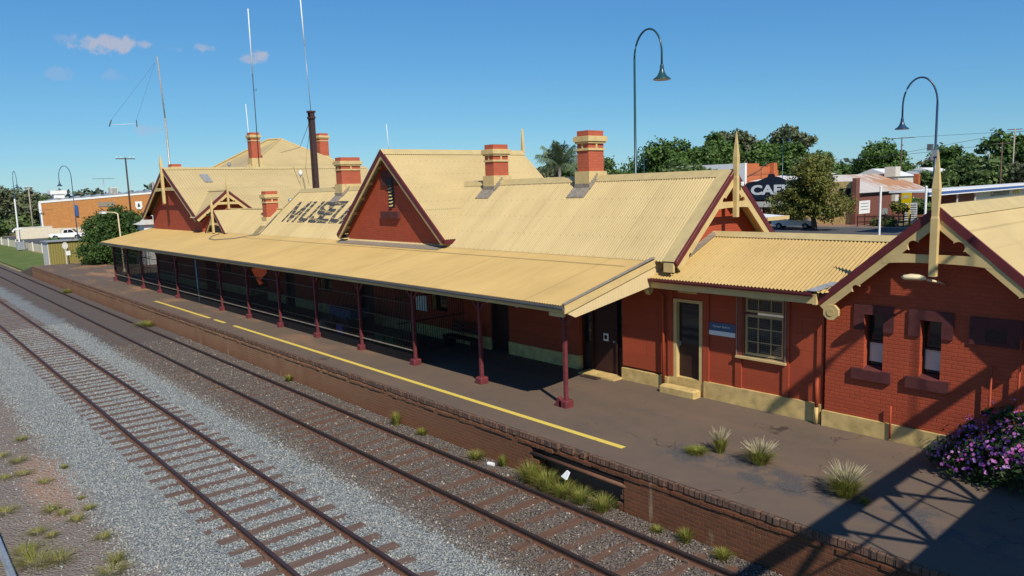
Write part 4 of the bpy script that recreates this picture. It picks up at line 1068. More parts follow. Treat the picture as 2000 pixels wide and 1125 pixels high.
for sg in (-1, 1): mb.add([(RX, 16.12, RZ-.06), (RX, 16.53, RZ-.06), (RX+sg*RH, 16.53, RZ-RD-.04), (RX+sg*RH, 16.12, RZ-RD-.04)], [(0,1,2,3)])
obj('soffit', mb, M['trim'], RB)
obj('eave_return_box', MB().box(-7.97, -7.88, 15.96, 16.5, 2.95, 3.2), M['trim'], RB)
for (xa, xb, z0, z1) in HW:
    xc = (xa+xb)/2
    w_ = obj('window', MB().box(xa, xb, 16.78, 16.80, z0, z1), M['glass'], RB)
    mb = MB(); mb.box(xa, xa+.035, 16.72, 16.779, z0, z1); mb.box(xb-.035, xb, 16.72, 16.779, z0, z1); mb.box(xa+.035, xb-.035, 16.72, 16.779, z0, z0+.06); mb.box(xa+.035, xb-.035, 16.72, 16.779, z0+.58, z0+.62); obj('frame', mb, M['darkwood'], w_)
    obj('pale_pane', MB().box(xa+.035, xb-.035, 16.76, 16.775, z0+.14, z0+.575), M['offwhite'], w_)
    mb = MB(); mb.box(xa-.23, xb+.22, 16.49, 16.56, z1, z1+.21); mb.box(xa-.23, xa-.004, 16.49, 16.56, z1-.36, z1); mb.box(xb+.004, xb+.22, 16.49, 16.56, z1-.36, z1); obj('lintel', mb, M['maroon2'], w_)
    mb = MB(); mb.box(xa-.24, xb+.2, 16.455, 16.56, z0-.25, z0-.02); mb.box(xa-.24, xa-.004, 16.455, 16.53, z0-.02, z0+.0); mb.box(xb+.004, xb+.2, 16.455, 16.53, z0-.02, z0+.0)
    mb.prism([(xa, 16.46, z0-.02), (xa, 16.72, z0-.02), (xa, 16.72, z0+.05)], (xb-xa, 0, 0)); obj('sill', mb, M['maroon2'], w_)
v = obj('vent_surround', MB().box(-4.94, -4.02, 16.49, 16.55, 2.38, 2.94), M['maroon2'], RB)
obj('vent_grille', MB().box(-4.66, -4.30, 16.482, 16.489, 2.46, 2.70), M['darkwood'], v)
for (x, z0, z1) in ((-6.37, .06, .80), (-4.50, .06, 2.02), (-4.03, .4, 2.6)):
    obj('wall_pipe', MB().tube([(x, 16.43, z0), (x, 16.43, z1)], .022, 8), M['redsmooth'], RB, smooth=True)
wl_ = obj('wall_lamp', MB().tube([(-5.45, 16.52, 3.55), (-5.5, 16.3, 3.62), (-5.6, 16.02, 3.68)], .025, 8), M['lampcream'], RB, smooth=True)
rr = [(.04, .0), (.09, .05), (.115, .16), (.12, .28), (.10, .4), (.05, .46)]
mb = MB(); mb.tube([(-5.62-z_*.85, 15.98-z_*.35, 3.70+.07*math.sin(z_*6)) for r_, z_ in rr], [r_ for r_, z_ in rr], 12)
mb.v = [(x, y, 3.70+(z-3.70)*.55) for x, y, z in mb.v]; obj('lamp_head', mb, M['lampcream'], wl_, smooth=True)

# things under the verandah
def small(name, mb, mat, loc, label, cat, group=None):
    return setp(obj(name, mb, mat, None, loc), label, cat, group)
small('notice_board', MB().box(-25.0, -24.25, 16.56, 16.60, 1.0, 1.62), M['white'], (-24.6, 16.6, 1.3), 'white panelled notice board on the dark wall under the verandah', 'notice board')
for x, lb in ((-20.5, 'small white notice left of the dark door under the verandah'), (-18.85, 'small white notice right of the dark door under the verandah')):
    o = small('wall_notice', MB().box(x-.07, x+.07, 16.60, 16.615, 1.70, 1.88), M['offwhite'], (x, 16.61, 1.79), lb, 'notice', 'small notices on the verandah wall')
    obj('symbol', MB().box(x-.035, x+.035, 16.594, 16.599, 1.75, 1.83), M['dark'], o)
o = small('door_notice', MB().box(-15.05, -14.85, 16.80, 16.815, 1.02, 1.26), M['white'], (-14.95, 16.81, 1.14), 'white picture notice on the dark double doors', 'notice')
obj('symbol', MB().lathe((-14.95, 16.796, 1.14), [(.0,-.05),(.05,-.05),(.05,.04),(.03,.06)], 8), M['dark'], o)
small('purple_sign', MB().box(-26.8, -26.3, 13.86, 13.88, .14, .58), M['purple'], (-26.55, 13.87, .3), 'small purple sign leaning low behind the verandah bars', 'sign')
for i in range(2):
    x = -23.9+.7*i
    o = thing('storage_tub', ('left' if i == 0 else 'right')+' green plastic tub of the pair behind the verandah bars', 'tub', (x, 14.3, 0), 'green tubs behind the bars')
    mb = MB(); mb.prism([(x-.25, 14.1, 0), (x+.25, 14.1, 0), (x+.3, 14.1, .5), (x-.3, 14.1, .5)], (0, .45, 0)); obj('body', mb, M['green'], o)
    obj('rim', MB().box(x-.33, x+.33, 14.07, 14.58, .5, .54), M['green'], o)
mb = MB(); mb.lathe((-28.3, 13.95, 0), [(.22,0),(.28,.55),(.30,.56)], 14)
o = small('waste_basket', mb, M['steel'], (-28.3, 13.95, 0), 'grey wire basket standing behind the bars beside a maroon post', 'basket')
o = thing('bench', 'dark metal bench against the cream plinth under the verandah', 'bench', (-21.2, 16.0, 0))
mb = MB(); mb.box(-22.1, -20.3, 15.7, 16.15, .42, .46); obj('seat', mb, M['brownsteel'], o)
mb = MB()
for z in (.55, .7, .85): mb.box(-22.1, -20.3, 16.2, 16.23, z, z+.08)
obj('backrest', mb, M['brownsteel'], o)
for x in (-22.0, -20.4): obj('leg', MB().box(x-.03, x+.03, 15.72, 16.22, 0, .42), M['brownsteel'], o)
o = thing('museum_wagon', 'dark blue wheeled display cart stored behind the verandah bars', 'cart', (-28.2, 15.2, 0))
obj('tray', MB().box(-29.2, -27.3, 14.8, 15.6, .55, .95), M['bluesign'], o)
for x in (-28.9, -27.6):
    mb = MB(); mb.tube([(x, 14.7, .32), (x, 14.78, .32)], .32, 16); obj('wheel', mb, M['timber'], o)
mb = MB(); mb.quad((-15.35, 15.95, .006), (-14.7, 15.95, .006), (-14.55, 16.15, .006), (-15.35, 16.15, .006)); small('door_mat', MB().box(-15.3, -14.62, 15.96, 16.18, .0, .03), M['brownsteel'], (-15, 16.05, 0), 'dark patterned doormat in front of the double doors', 'mat')

# ------------------------------------------------------------------ footbridge the picture is taken from (its shadow crosses the platform)
FB = thing('footbridge', 'steel lattice footbridge over the tracks at the right of the station', 'footbridge', (1.3, 8, 0))
ZT, ZD = 5.60, 3.94
mb = MB(); mb.box(-.06, 2.4, -8, 26, ZD-.1, ZD); obj('deck', mb, M['timber'], FB)
for x in (-.02, 2.36):
    obj('top_chord', MB().box(x-.06, x+.06, -8, 26, ZT-.28, ZT-.02), M['brownsteel'], FB)
    mb = MB(); mb.box(x-.05, x+.05, -8, 26, ZD-.15, ZD+.02); obj('bottom_chord', mb, M['brownsteel'], FB)
    obj('hand_rail', MB().tube([(x, -8, 4.72), (x, 26, 4.72)], .028, 8), M['brownsteel'], FB)
    for k in range(14):
        yb = -6.72+2.15*k
        mb = MB(); mb.beam((x, yb, ZD), (x, yb-.18, ZT-.1), .09, .07, (0,1,0)); obj('post', mb, M['brownsteel'], FB)
        ym = yb+1.03
        n = 6
        for (ya, yc, bow) in ((yb, ym, -.10), (yb+2.15, ym, -.02)):
            pts = [(x, ya+(yc-.18-ya)*i/n, ZD+(ZT-.15-ZD)*i/n+bow*math.sin(math.pi*i/n)) for i in range(n+1)]
            obj('lattice_bar', MB().tube(pts, .055, 6), M['brownsteel'], FB)
        obj('tie_rod', MB().tube([(x, ym+.2, ZD), (x, ym+.15, ZT-.1)], .022, 6), M['brownsteel'], FB)
        mb = MB(); mb.prism([(x-.02, ym-.35, ZT-.22), (x-.02, ym+.35, ZT-.22), (x-.02, ym, ZT-.62)], (.04, 0, 0)); obj('gusset', mb, M['brownsteel'], FB)
for y in (3.2, 19.5):
    mb = MB(); mb.box(.3, .6, y-.15, y+.15, -1.15 if y < 11 else 0, ZD-.1); obj('pier', mb, M['brownsteel'], FB)
    mb = MB(); mb.box(2.0, 2.3, y-.15, y+.15, -1.15 if y < 11 else 0, ZD-.1); obj('pier', mb, M['brownsteel'], FB)
LM = thing('shadow_mast', 'unseen slim mast added on the footbridge, its two long luminaires casting the wall shadows', 'light', (.2, 13.95, ZT-.1))  # unseen mast and luminaires, added and shaped to cast shadow bars on the wall
obj('mast', MB().tube([(.2, 13.95, ZT-.1), (.2, 13.95, 9.6)], .018, 6), M['steel'], LM)
mb = MB(); mb.tube([(.2, 12.5, 9.55), (.2, 12.62, 9.55), (.2, 13.1, 9.55), (.2, 13.2, 9.55), (.2, 13.95, 9.57)], [.06, .13, .13, .05, .045], 10); obj('shadow_luminaire', mb, M['steel'], LM)
mb = MB(); mb.tube([(.2, 13.7, 6.6), (.2, 13.8, 6.6), (.2, 14.85, 6.6)], [.06, .13, .12], 10); obj('shadow_luminaire', mb, M['steel'], LM)

# ------------------------------------------------------------------ street lamps
def lamp(name, label, loc, h, wid, rise, ang, mat, group, bell=.36, pole=.065, spot=False):
    t = thing(name, label, 'street lamp', loc, group)
    x, y, z0 = loc; ca, sa = math.cos(ang), math.sin(ang); zt = z0+h
    obj('pole', MB().tube([(x, y, z0), (x, y, z0+2.5), (x, y, zt-rise)], [pole*1.25, pole, pole*.72], 10), mat, t, smooth=True)
    n = 18; pts = []
    for i in range(n+1):
        a = math.pi*i/n; s_ = wid/2*(1-math.cos(a)); pts.append((x+ca*s_, y+sa*s_, zt-rise+rise*math.sin(a)))
    pts.append((x+ca*wid, y+sa*wid, zt-rise-.45))
    obj('arm', MB().tube(pts, pole*.62, 8), mat, t, smooth=True)
    c = (x+ca*wid, y+sa*wid, zt-rise-.45)
    k = bell/.36
    obj('bell_shade', MB().lathe(c, [(.05*k,0),(.075*k,-.05*k),(.075*k,-.13*k),(.085*k,-.2*k),(.12*k,-.33*k),(.20*k,-.47*k),(.34*k,-.57*k),(.36*k,-.6*k)], 20), mat, t, smooth=True)
    obj('lens', MB().lathe((c[0], c[1], c[2]-.605*k), [(.34*k,0),(.33*k,-.02*k)], 20), M['offwhite'], t)
    if spot:
        f = obj('floodlight', MB().box(x-.28, x-.10, y-.12, y+.06, z0+spot, z0+spot+.26), M['gutter'], t)
        obj('floodlight', MB().lathe((x-.13, y-.05, z0+spot-.45), [(.05,0),(.10,.05),(.10,.18),(.04,.24)], 10), M['gutter'], t)
        obj('clamp', MB().box(x-.1, x+.1, y-.1, y+.1, z0+spot-.25, z0+spot+.02), M['steel'], t)
G = 'street lamps with hooked arms and bell shades'
lamp('street_lamp', 'tall green hook lamp rising behind the ridge between chimney and right gable', (-20.42, 25, -.6), 12.62, 1.62, 1.05, R(-9), M['lampgreen'], G)
lamp('street_lamp', 'blue hook lamp behind the right-hand block with floodlights clamped to its pole', (-11.45, 33, -.6), 10.3, 1.25, 1.1, R(192), M['lampblue'], G, .28, .06, 7.35)
lamp('street_lamp', 'hook lamp standing in front of the grey green gum tree behind the cafe', (-54.8, 100, -.6), 13.8, 1.5, 1.2, R(-25), M['lampgreen'], G)
lamp('street_lamp', 'hook lamp half lost against the dark tree behind the ridge', (-54.3, 68, -.6), 10.6, 1.5, 1.2, R(160), M['lampgreen'], G)
lamp('street_lamp', 'hook lamp in front of the orange brick building', (-110, 20.85, -.6), 11.05, 1.4, 1.5, R(-112), M['lampblue'], G)
lamp('street_lamp', 'leftmost hook lamp beyond the white fence, against the gum trees', (-140, 18.45, -.6), 11.5, 1.4, 1.6, R(12), M['lampblue'], G)

# ------------------------------------------------------------------ masts, aerials, poles
def whip(name, label, cat, parts, loc, group=None):
    t = thing(name, label, cat, loc, group)
    for nm, pts, r_, m_ in parts: obj(nm, MB().tube(pts, r_, 6), M[m_], t, smooth=True)
    return t
t = thing('steel_pole', 'dark brown riveted steel pole rising behind the museum roof ridge', 'pole', (-41.0, 20.5, 0))
mb = MB(); mb.box(-41.17, -41.11, 20.36, 20.64, 0, 10.55); mb.box(-40.90, -40.84, 20.36, 20.64, 0, 10.55); mb.box(-41.11, -40.90, 20.47, 20.53, 0, 10.55); obj('shaft', mb, M['brownsteel'], t)
mb = MB(); mb.box(-41.2, -40.8, 20.3, 20.7, 10.55, 10.65); mb.box(-41.24, -40.77, 20.34, 20.66, 10.2, 10.32); obj('head', mb, M['brownsteel'], t)
mb = MB()
for i in range(9): mb.box(-41.27, -41.17, 20.46, 20.5, 6.4+.45*i, 6.44+.45*i)
obj('step_peg', mb, M['brownsteel'], t)
whip('whip_aerial', 'tallest white whip aerial standing on the brown steel pole', 'aerial', [('lower_mast', [(-41.0, 20.5, 10.66), (-41.25, 20.5, 14.4)], .022, 'steel'), ('whip', [(-41.25, 20.5, 14.4), (-41.4, 20.5, 17.4)], .035, 'white')], (-41.0, 20.5, 10.66), 'radio aerials on the roofs')
whip('whip_aerial', 'long white and grey whip aerial beside the residence chimney', 'aerial', [('lower_mast', [(-63.7, 26.6, 8.2), (-63.6, 26.6, 16.2)], .04, 'cable'), ('whip', [(-63.6, 26.6, 16.2), (-63.5, 26.6, 21.6)], .045, 'white'), ('stub', [(-63.6, 26.6, 14.9), (-63.3, 26.7, 14.8), (-63.25, 26.7, 15.0)], .025, 'cable')], (-63.7, 26.6, 8.2), 'radio aerials on the roofs')
whip('whip_aerial', 'short white whip aerial left of the residence chimney', 'aerial', [('whip', [(-65.3, 26.6, 8.2), (-65.6, 26.6, 13.9)], .03, 'white')], (-65.3, 26.6, 8.2), 'radio aerials on the roofs')
whip('whip_aerial', 'thin white aerial on the ridge of the cross gable', 'aerial', [('whip', [(-26.0, 16.3, 7.4), (-26.1, 16.3, 8.5)], .014, 'white')], (-26.0, 16.3, 7.4), 'radio aerials on the roofs')
whip('aerial_mast', 'slender two-tone mast leaning beside the west wing chimney', 'mast', [('lower_mast', [(-57.4, 17.3, 0), (-57.55, 17.3, 11.6)], .07, 'zinc'), ('upper_mast', [(-57.55, 17.3, 11.6), (-57.7, 17.2, 15.95)], .045, 'palebark')], (-57.4, 17.3, 0))
t = whip('wire_aerial', 'thin horizontal wire aerial with dark end spreaders left of the mast', 'aerial', [('wire', [(-58.5, 13.85, 11.1), (-57.9, 15.45, 11.2)], .012, 'white'), ('spreader', [(-58.52, 13.8, 11.0), (-58.4, 13.95, 11.45)], .035, 'cable'), ('spreader', [(-57.9, 15.45, 10.95), (-57.9, 15.45, 11.45)], .03, 'cable'), ('guy_wire', [(-58.4, 13.95, 11.45), (-57.7, 17.0, 15.5)], .006, 'cable'), ('guy_wire', [(-57.9, 15.45, 11.45), (-57.7, 17.0, 15.5)], .006, 'cable')], (-58, 15, 11))
whip('guy_cable', 'thin dark cable running from the steel pole head down to the residence roof', 'cable', [('wire', [(-41.0, 20.5, 10.3), (-48, 23, 9.0), (-60, 27, 9.35)], .014, 'cable')], (-41.0, 20.5, 10.3))
whip('drop_cable', 'thin dark cable hanging beside the steel pole', 'cable', [('wire', [(-41.2, 20.6, 10.2), (-42.0, 20.6, 8.6), (-42.4, 20.6, 7.4), (-42.1, 20.6, 6.4)], .012, 'cable')], (-41.2, 20.6, 10.2))
t = thing('security_camera', 'small white camera on a thin post at the museum ridge', 'camera', (-41.9, 20.0, 5.2))
obj('stem', MB().tube([(-41.95, 20, 5.2), (-41.95, 20, 7.0)], .025, 6), M['trim'], t); obj('housing', MB().lathe((-41.88, 20, 6.9), [(.04,0),(.10,.05),(.12,.2),(.05,.34)], 10), M['white'], t, smooth=True)

def power_pole(label, x, y, h, arm, ang, mat='timber', ins=True, group='power poles', z0=-.6, r=.14, cat='power pole'):
    t = thing('power_pole', label, cat, (x, y, z0), group)
    obj('pole', MB().tube([(x, y, z0), (x, y, z0+h)], r, 8, r*.7), M[mat], t, smooth=True)
    ca, sa = math.cos(ang)*arm/2, math.sin(ang)*arm/2
    mb = MB(); mb.beam((x-ca, y-sa, z0+h-.15), (x+ca, y+sa, z0+h-.15), .10, .12); obj('crossarm', mb, M['timber'], t)
    mb = MB()
    for k in (-.9, -.45, .45, .9): mb.lathe((x+ca*k, y+sa*k, z0+h-.08), [(.03,0),(.06,.08),(.06,.18),(.02,.22)], 6)
    if ins: obj('insulators', mb, M['white'], t)
    return t
power_pole('tall timber power pole with white insulators beside the orange building', -110, 27.5, 12.1, 2.4, R(90), 'brownsteel')
power_pole('grey power pole with a crossarm in front of the distant gum trees', -160, 23.3, 9.4, 1.4, R(95), 'palebark')
power_pole('power pole beyond the cafe roof, its crossarm against the sky', -58, 150, 13.5, 4.5, R(10))
power_pole('pale power pole among trees right of the tall finial', -37, 140, 13.2, 2.0, R(20), 'palebark', False)
power_pole('second pale power pole right of the tall finial, taller one', -38.6, 160, 15.2, 2.0, R(20), 'palebark', False)
power_pole('dark power pole in front of the big dark tree at right', -34.5, 125, 10.6, 2.2, R(15), 'timber', False)
power_pole('thin grey pole with a streetlight arm near the motel roof', -37.5, 130, 9.2, .6, R(20), 'steel', False)
power_pole('far pole with wide crossarm above the orange building roof', -260, 58, 13.5, 6, R(80), 'steel', False)
t = whip('power_lines', 'thin dark power lines strung across the trees at right', 'power line', [('wire', [(-110, 140, 9.5), (-60, 142, 9.0), (-37, 140, 12.0), (5, 138, 12.4)], .03, 'cable'), ('wire', [(-58, 150, 12.8), (-38.6, 160, 13.0), (10, 158, 14)], .03, 'cable'), ('wire', [(-110, 118, 8.3), (-60, 120, 8.0), (-34.5, 125, 9.8), (10, 126, 10.6)], .03, 'cable')], (-38, 140, 9))
t = whip('power_lines', 'pale overhead line crossing the trees at far left', 'power line', [('wire', [(-150, 8, 4.9), (-150, 16, 4.6), (-150, 25, 4.6)], .03, 'cable')], (-150, 20, 4))
for (x, y, h, lb) in ((-33.65, 82, 5.2, 'white flagpole-like post beside the road, left one of two'), (-29.15, 82, 5.1, 'white post beside the road just left of the tall finial')):
    t = thing('white_post', lb, 'post', (x, y, -.55), 'white posts by the road')
    obj('shaft', MB().tube([(x, y, -.55), (x, y, h-.6)], .12, 8), M['white'], t); obj('cap', MB().lathe((x, y, h-.6), [(.14,0),(.14,.06),(.03,.14)], 8), M['white'], t)
t = thing('signal_mast', 'white signal mast with a small curved arm beyond the white fence', 'mast', (-125, 16.35, -.7))
obj('shaft', MB().tube([(-125, 16.35, -.7), (-125, 16.4, 6.5)], .10, 8), M['white'], t)
mb = MB(); mb.tube([(-125, 15.7, 1.85), (-125, 15.9, 2.2), (-125, 16.8, 2.25), (-125, 17.0, 1.9)], .12, 8); obj('curved_arm', mb, M['white'], t)
obj('cabinet', MB().box(-125.3, -124.7, 15.9, 16.9, -.7, .45), M['steel'], t)
# platform end lamp, sign post
t = thing('platform_lamp', 'cream platform lamp post with white tube light at the far end of the verandah', 'lamp', (-65.6, 15.5, 0))
obj('post', MB().tube([(-65.6, 15.5, 0), (-65.9, 15.5, 4.75)], .055, 8), M['lampcream'], t); obj('base', MB().lathe((-65.6, 15.5, 0), [(.16,0),(.16,.12),(.07,.3)], 8), M['lampcream'], t)
obj('arm', MB().tube([(-65.9, 15.5, 4.75), (-66.2, 15.3, 4.86), (-67.0, 14.9, 4.9)], .04, 8), M['lampcream'], t); obj('tube_light', MB().box(-68.0, -67.0, 14.6, 14.95, 4.78, 4.95), M['white'], t)
t = thing('platform_sign', 'white round-topped sign on a post in front of the olive shed', 'sign', (-79.9, 14.0, 0))
obj('post', MB().box(-79.94, -79.88, 13.97, 14.03, 0, 2.0), M['offwhite'], t); mb = MB(); mb.prism([(-79.87, 14.0+.25*math.cos(a), 1.75+.33*math.sin(a)) for a in [2*math.pi*i/14 for i in range(14)]], (.03, 0, 0)); obj('plate', mb, M['offwhite'], t)
obj('box', MB().box(-79.87, -79.7, 14.0, 14.35, .85, 1.25), M['white'], t)

# ------------------------------------------------------------------ residence behind the west wing
RS = thing('residence', 'large house with a tall cream hipped roof behind the station wing', 'house', (-69, 30.5, -.6))
cx, cy, az, ez, hs_ = -69, 30.5, 11.15, 7.2, 6.9
mb = MB(); p = [(cx-hs_, cy-hs_, ez), (cx+hs_, cy-hs_, ez), (cx+hs_, cy+hs_, ez), (cx-hs_, cy+hs_, ez), (cx-.5, cy-.4, az), (cx+.5, cy+.4, az)]
mb.add(p, [(0,1,5,4), (1,2,5), (2,3,4,5), (3,0,4)]); obj('hipped_roof', mb, M['roof_far'], RS)
mb = MB()
for a, b in ((0,4), (1,5), (2,5), (3,4), (4,5)): mb.tube([p[a], p[b]], .09, 6)
obj('hip_capping', mb, M['cap'], RS)
obj('wall', MB().box(cx-6.3, cx+6.3, cy-6.3, cy+6.3, -.6, ez+.1), M['red'], RS)
ST_ = ST; ST = RS
chimney(-64.65, -63.85, 26.1, 26.9, 8.0, 11.3, 1.15, False, False); chimney(-66.6, -65.8, 33.6, 34.5, 8.4, 11.55, 1.15, False, False)
ST = ST_
obj('roof_vent', MB().lathe((-68.0, 25.6, 8.1), [(.08,0),(.08,.5),(.18,.55),(.18,.75),(.04,.85)], 8), M['steel'], RS)
t = thing('white_outbuilding', 'small white weatherboard outbuilding behind the west wing', 'shed', (-73, 20.5, -.6))
obj('wall', MB().box(-75, -71, 18.7, 22, -.6, 3.6), M['white'], t); mb = MB(); mb.prism([(-75.3, 18.4, 3.6), (-75.3, 22.3, 3.6), (-75.3, 20.4, 4.7)], (4.6, 0, 0)); obj('roof', mb, M['offwhite'], t)
obj('window', MB().box(-70.995, -70.95, 19.4, 20.6, 2.2, 3.2), M['steel'], t)

# ------------------------------------------------------------------ far left: orange building, ute, shed, fence
t = thing('orange_building', 'long orange brick building with white parapet and rooftop coolers', 'building', (-166, 35, -.6))
mb = MB(); mb.prism([(-165, 25.6, 1.0), (-165, 52, .2), (-165, 52, 7.35), (-165, 25.6, 5.75)], (-16, 5, 0)); obj('wall', mb, M['orangebrick'], t)
mb = MB(); mb.prism([(-164.96, 25.5, -.6), (-164.96, 52, -.6), (-164.96, 52, .19), (-164.96, 25.5, .99)], (-16, 5, 0)); obj('cream_base', mb, M['palecream'], t)
mb = MB(); mb.prism([(-164.9, 25.4, 5.75), (-164.9, 52, 7.35), (-164.9, 52, 7.7), (-164.9, 25.4, 6.15)], (-.4, 0, 0)); mb.box(-165.05, -164.9, 25.3, 25.75, 1.0, 5.74); obj('parapet_trim', mb, M['white'], t)
mb = MB()
for i in range(11): y = 27.2+1.9*i; z = 6.2+.06*(y-25.6); mb.prism([(-165.6, y, z), (-165.6, y+1.5, z+.5), (-165.6, y+1.5, z)], (-3.5, 0, 0))
obj('roof_skylights', mb, M['steel'], t)
for (y, w_, h_) in ((38.2, 1.3, 1.4), (46.6, 2.4, 1.9)):
    z = 6.3+.06*(y-25.6); c_ = obj('rooftop_cooler', MB().box(-168, -166, y, y+w_, z, z+h_), M['offwhite'], t); obj('cooler_grille', MB().box(-165.99, -165.95, y+.12, y+w_-.12, z+.15, z+h_-.15), M['zinc'], c_)
obj('rooftop_duct', MB().tube([(-167.5, 49.3, 7.2), (-167.5, 49.3, 8.6), (-167.5, 52, 8.2)], .6, 10), M['steel'], t); mb = MB(); mb.box(-168, -166, 28.2, 30, 6.6, 7.4); mb.box(-168.4, -165.8, 27.6, 30.4, 7.4, 8.1); obj('rooftop_tank', mb, M['white'], t)
mb = MB(); mb.prism([(-164.9, 42.5, 3.9), (-164.9, 43.2, 3.9), (-164.9, 43.5, 4.3), (-164.9, 43.5, 5.5), (-164.9, 42.2, 5.5), (-164.9, 42.2, 4.3)], (.05, 0, 0)); s_ = obj('shield_sign', mb, M['white'], t)
obj('shield_emblem', MB().prism([(-164.84, 42.6, 4.4), (-164.84, 43.1, 4.4), (-164.84, 42.95, 5.1), (-164.84, 42.75, 5.1)], (.02, 0, 0)), M['dark'], s_)
obj('blue_sign', MB().box(-164.95, -164.6, 31.3, 31.75, 3.1, 5.2), M['bluefascia'], t); obj('plaque', MB().box(-164.98, -164.9, 35.4, 38.4, 4.7, 5.6), M['lead'], t)

def pickup(label, x, y, z, ang, group='white utes'):
    t = thing('pickup_truck', label, 'pickup truck', (x, y, z), group)
    prof_ = [(-2.55,.55),(-2.55,1.05),(-.55,1.08),(-.52,1.1),(-.35,1.72),(-.15,1.80),(.95,1.78),(1.5,1.16),(2.35,1.02),(2.6,.85),(2.62,.5),(2.2,.42),(2.05,.72),(1.75,.82),(1.4,.72),(1.25,.42),(-1.15,.42),(-1.3,.72),(-1.65,.82),(-1.95,.72),(-2.1,.45)]
    def W(px, py, pz): return (x+px*math.cos(ang)-py*math.sin(ang), y+px*math.sin(ang)+py*math.cos(ang), z+pz)
    mb = MB(); side = [Vector(W(a, -.88, b)) for a, b in prof_]; vec = Vector(W(0, .88, 0))-Vector(W(0, -.88, 0)); mb.prism(side, vec); b_ = obj('body', mb, M['truckwhite'], t)
    for sgn in (-1, 1):
        mb = MB(); mb.prism([W(a, sgn*.885, b) for a, b in [(-.35,1.15),(-.22,1.66),(.30,1.68),(.30,1.15)]], Vector(W(0, sgn*.01, 0))-Vector(W(0,0,0)))
        mb.prism([W(a, sgn*.885, b) for a, b in [(.38,1.15),(.38,1.68),(.9,1.68),(1.32,1.2)]], Vector(W(0, sgn*.01, 0))-Vector(W(0,0,0))); obj('side_window', mb, M['glass'], b_)
    mb = MB(); mb.add([W(.99,-.8,1.76), W(.99,.8,1.76), W(1.49,.8,1.2), W(1.49,-.8,1.2)], [(0,1,2,3)]); mb.v = [(a, b, c+.012) for a, b, c in mb.v]; obj('windscreen', mb, M['glass'], b_)
    mb = MB(); mb.tube([W(-.75,-.8,1.06), W(-.75,-.8,1.75), W(-.75,.8,1.75), W(-.75,.8,1.06)], .035, 6); obj('sports_bar', mb, M['steel'], t)
    obj('tail_light', MB().add([W(-2.56,.6,.75),W(-2.56,.86,.75),W(-2.56,.86,1.0),W(-2.56,.6,1.0)], [(0,1,2,3)]), M['red2'], b_)
    obj('headlight', MB().add([W(2.62,.5,.7),W(2.62,.85,.7),W(2.6,.85,.86),W(2.6,.5,.86)], [(0,1,2,3)]), M['steel'], b_)
    for wx in (-1.62, 1.72):
        for sgn in (-1, 1):
            w_ = obj('wheel', MB().tube([W(wx, sgn*.68, .36), W(wx, sgn*.9, .36)], .36, 16), M['rubber'], t); obj('rim', MB().tube([W(wx, sgn*.895, .36), W(wx, sgn*.912, .36)], .22, 12), M['steel'], w_)
    return t
pickup('white dual cab ute parked before the orange brick building', -146.5, 26.2, -.55, R(66))
pickup('white ute parked by the road behind the round olive tree', -47.2, 89.2, -.55, R(8))

t = thing('olive_shed', 'olive green ribbed metal shed with a pale end beside the hedge', 'shed', (-84, 14.5, -.3))
mb = MB(); mb.box(-85.2, -82.4, 13.05, 19, -.6, 2.0); obj('wall', mb, M['olive'], t); obj('pale_end', MB().box(-85.2, -82.42, 12.98, 13.046, -.6, 2.02), M['offwhite'], t)
obj('roof', MB().prism([(-85.4, 12.85, 2.02), (-82.2, 12.85, 2.06), (-82.2, 12.85, 2.14), (-85.4, 12.85, 2.12)], (0, 6.4, 0)), M['zinc'], t); obj('door_gap', MB().box(-82.399, -82.38, 14.6, 14.68, -.4, 1.95), M['dark'], t)
t = thing('white_fence', 'pale paling fence with white posts along the grass at far left', 'fence', (-118, 17.2, -.8))
n = 13
for i in range(n):
    x = -165+6.2*i; y = 16.2+.0*i+2.2*i/n
    obj('post', MB().box(x-.07, x+.07, y-.07, y+.07, -.95, .45), M['offwhite'], t)
mb = MB(); mb.prism([(-165, 16.25, -.85), (-90.6, 18.3, -.8), (-90.6, 18.36, -.8), (-165, 16.31, -.85)], (0, 0, 1.05)); obj('palings', mb, M['palecream'], t)
t = thing('cream_wall', 'low cream garden wall at the foot of the orange building', 'wall', (-158, 21.5, -.6)); obj('panel', MB().box(-158.3, -158, 20.3, 26, -.6, 1.5), M['palecream'], t); obj('coping', MB().box(-158.35, -157.95, 20.25, 26.05, 1.5, 1.58), M['white'], t)

# ------------------------------------------------------------------ street behind on the right
t = thing('cafe', 'rust painted brick cafe with a navy gabled sign board and awning', 'cafe', (-58, 99, -.5))
obj('side_wall', MB().add([(-59.2, 97.6, -.5), (-59.2, 106.8, -.5), (-59.2, 106.8, 7.2), (-59.2, 105.9, 7.2), (-59.2, 105.9, 7.75), (-59.2, 104.6, 7.75), (-59.2, 104.6, 8.1), (-59.2, 103.9, 8.1), (-59.2, 103.9, 7.7), (-59.2, 101.2, 7.8), (-59.2, 101.2, 8.2), (-59.2, 97.6, 8.2)]+[(-59.6, b, c) for b, c in ((97.6,-.5),(106.8,-.5),(106.8,7.2),(105.9,7.2),(105.9,7.75),(104.6,7.75),(104.6,8.1),(103.9,8.1),(103.9,7.7),(101.2,7.8),(101.2,8.2),(97.6,8.2))], [tuple(range(12)), tuple(range(23,11,-1))]+[(i,12+i,12+(i+1)%12,(i+1)%12) for i in range(12)]), M['rustbrick'], t)
obj('chimney', MB().box(-59.25, -58.5, 104.2, 105.2, 5, 8.25), M['rustbrick'], t)
obj('front_parapet', MB().box(-72, -59.0, 97.0, 97.5, 3.0, 8.25), M['white'], t); obj('front_wall', MB().box(-72, -51, 97.55, 97.9, -.5, 3.0), M['maroon2'], t)
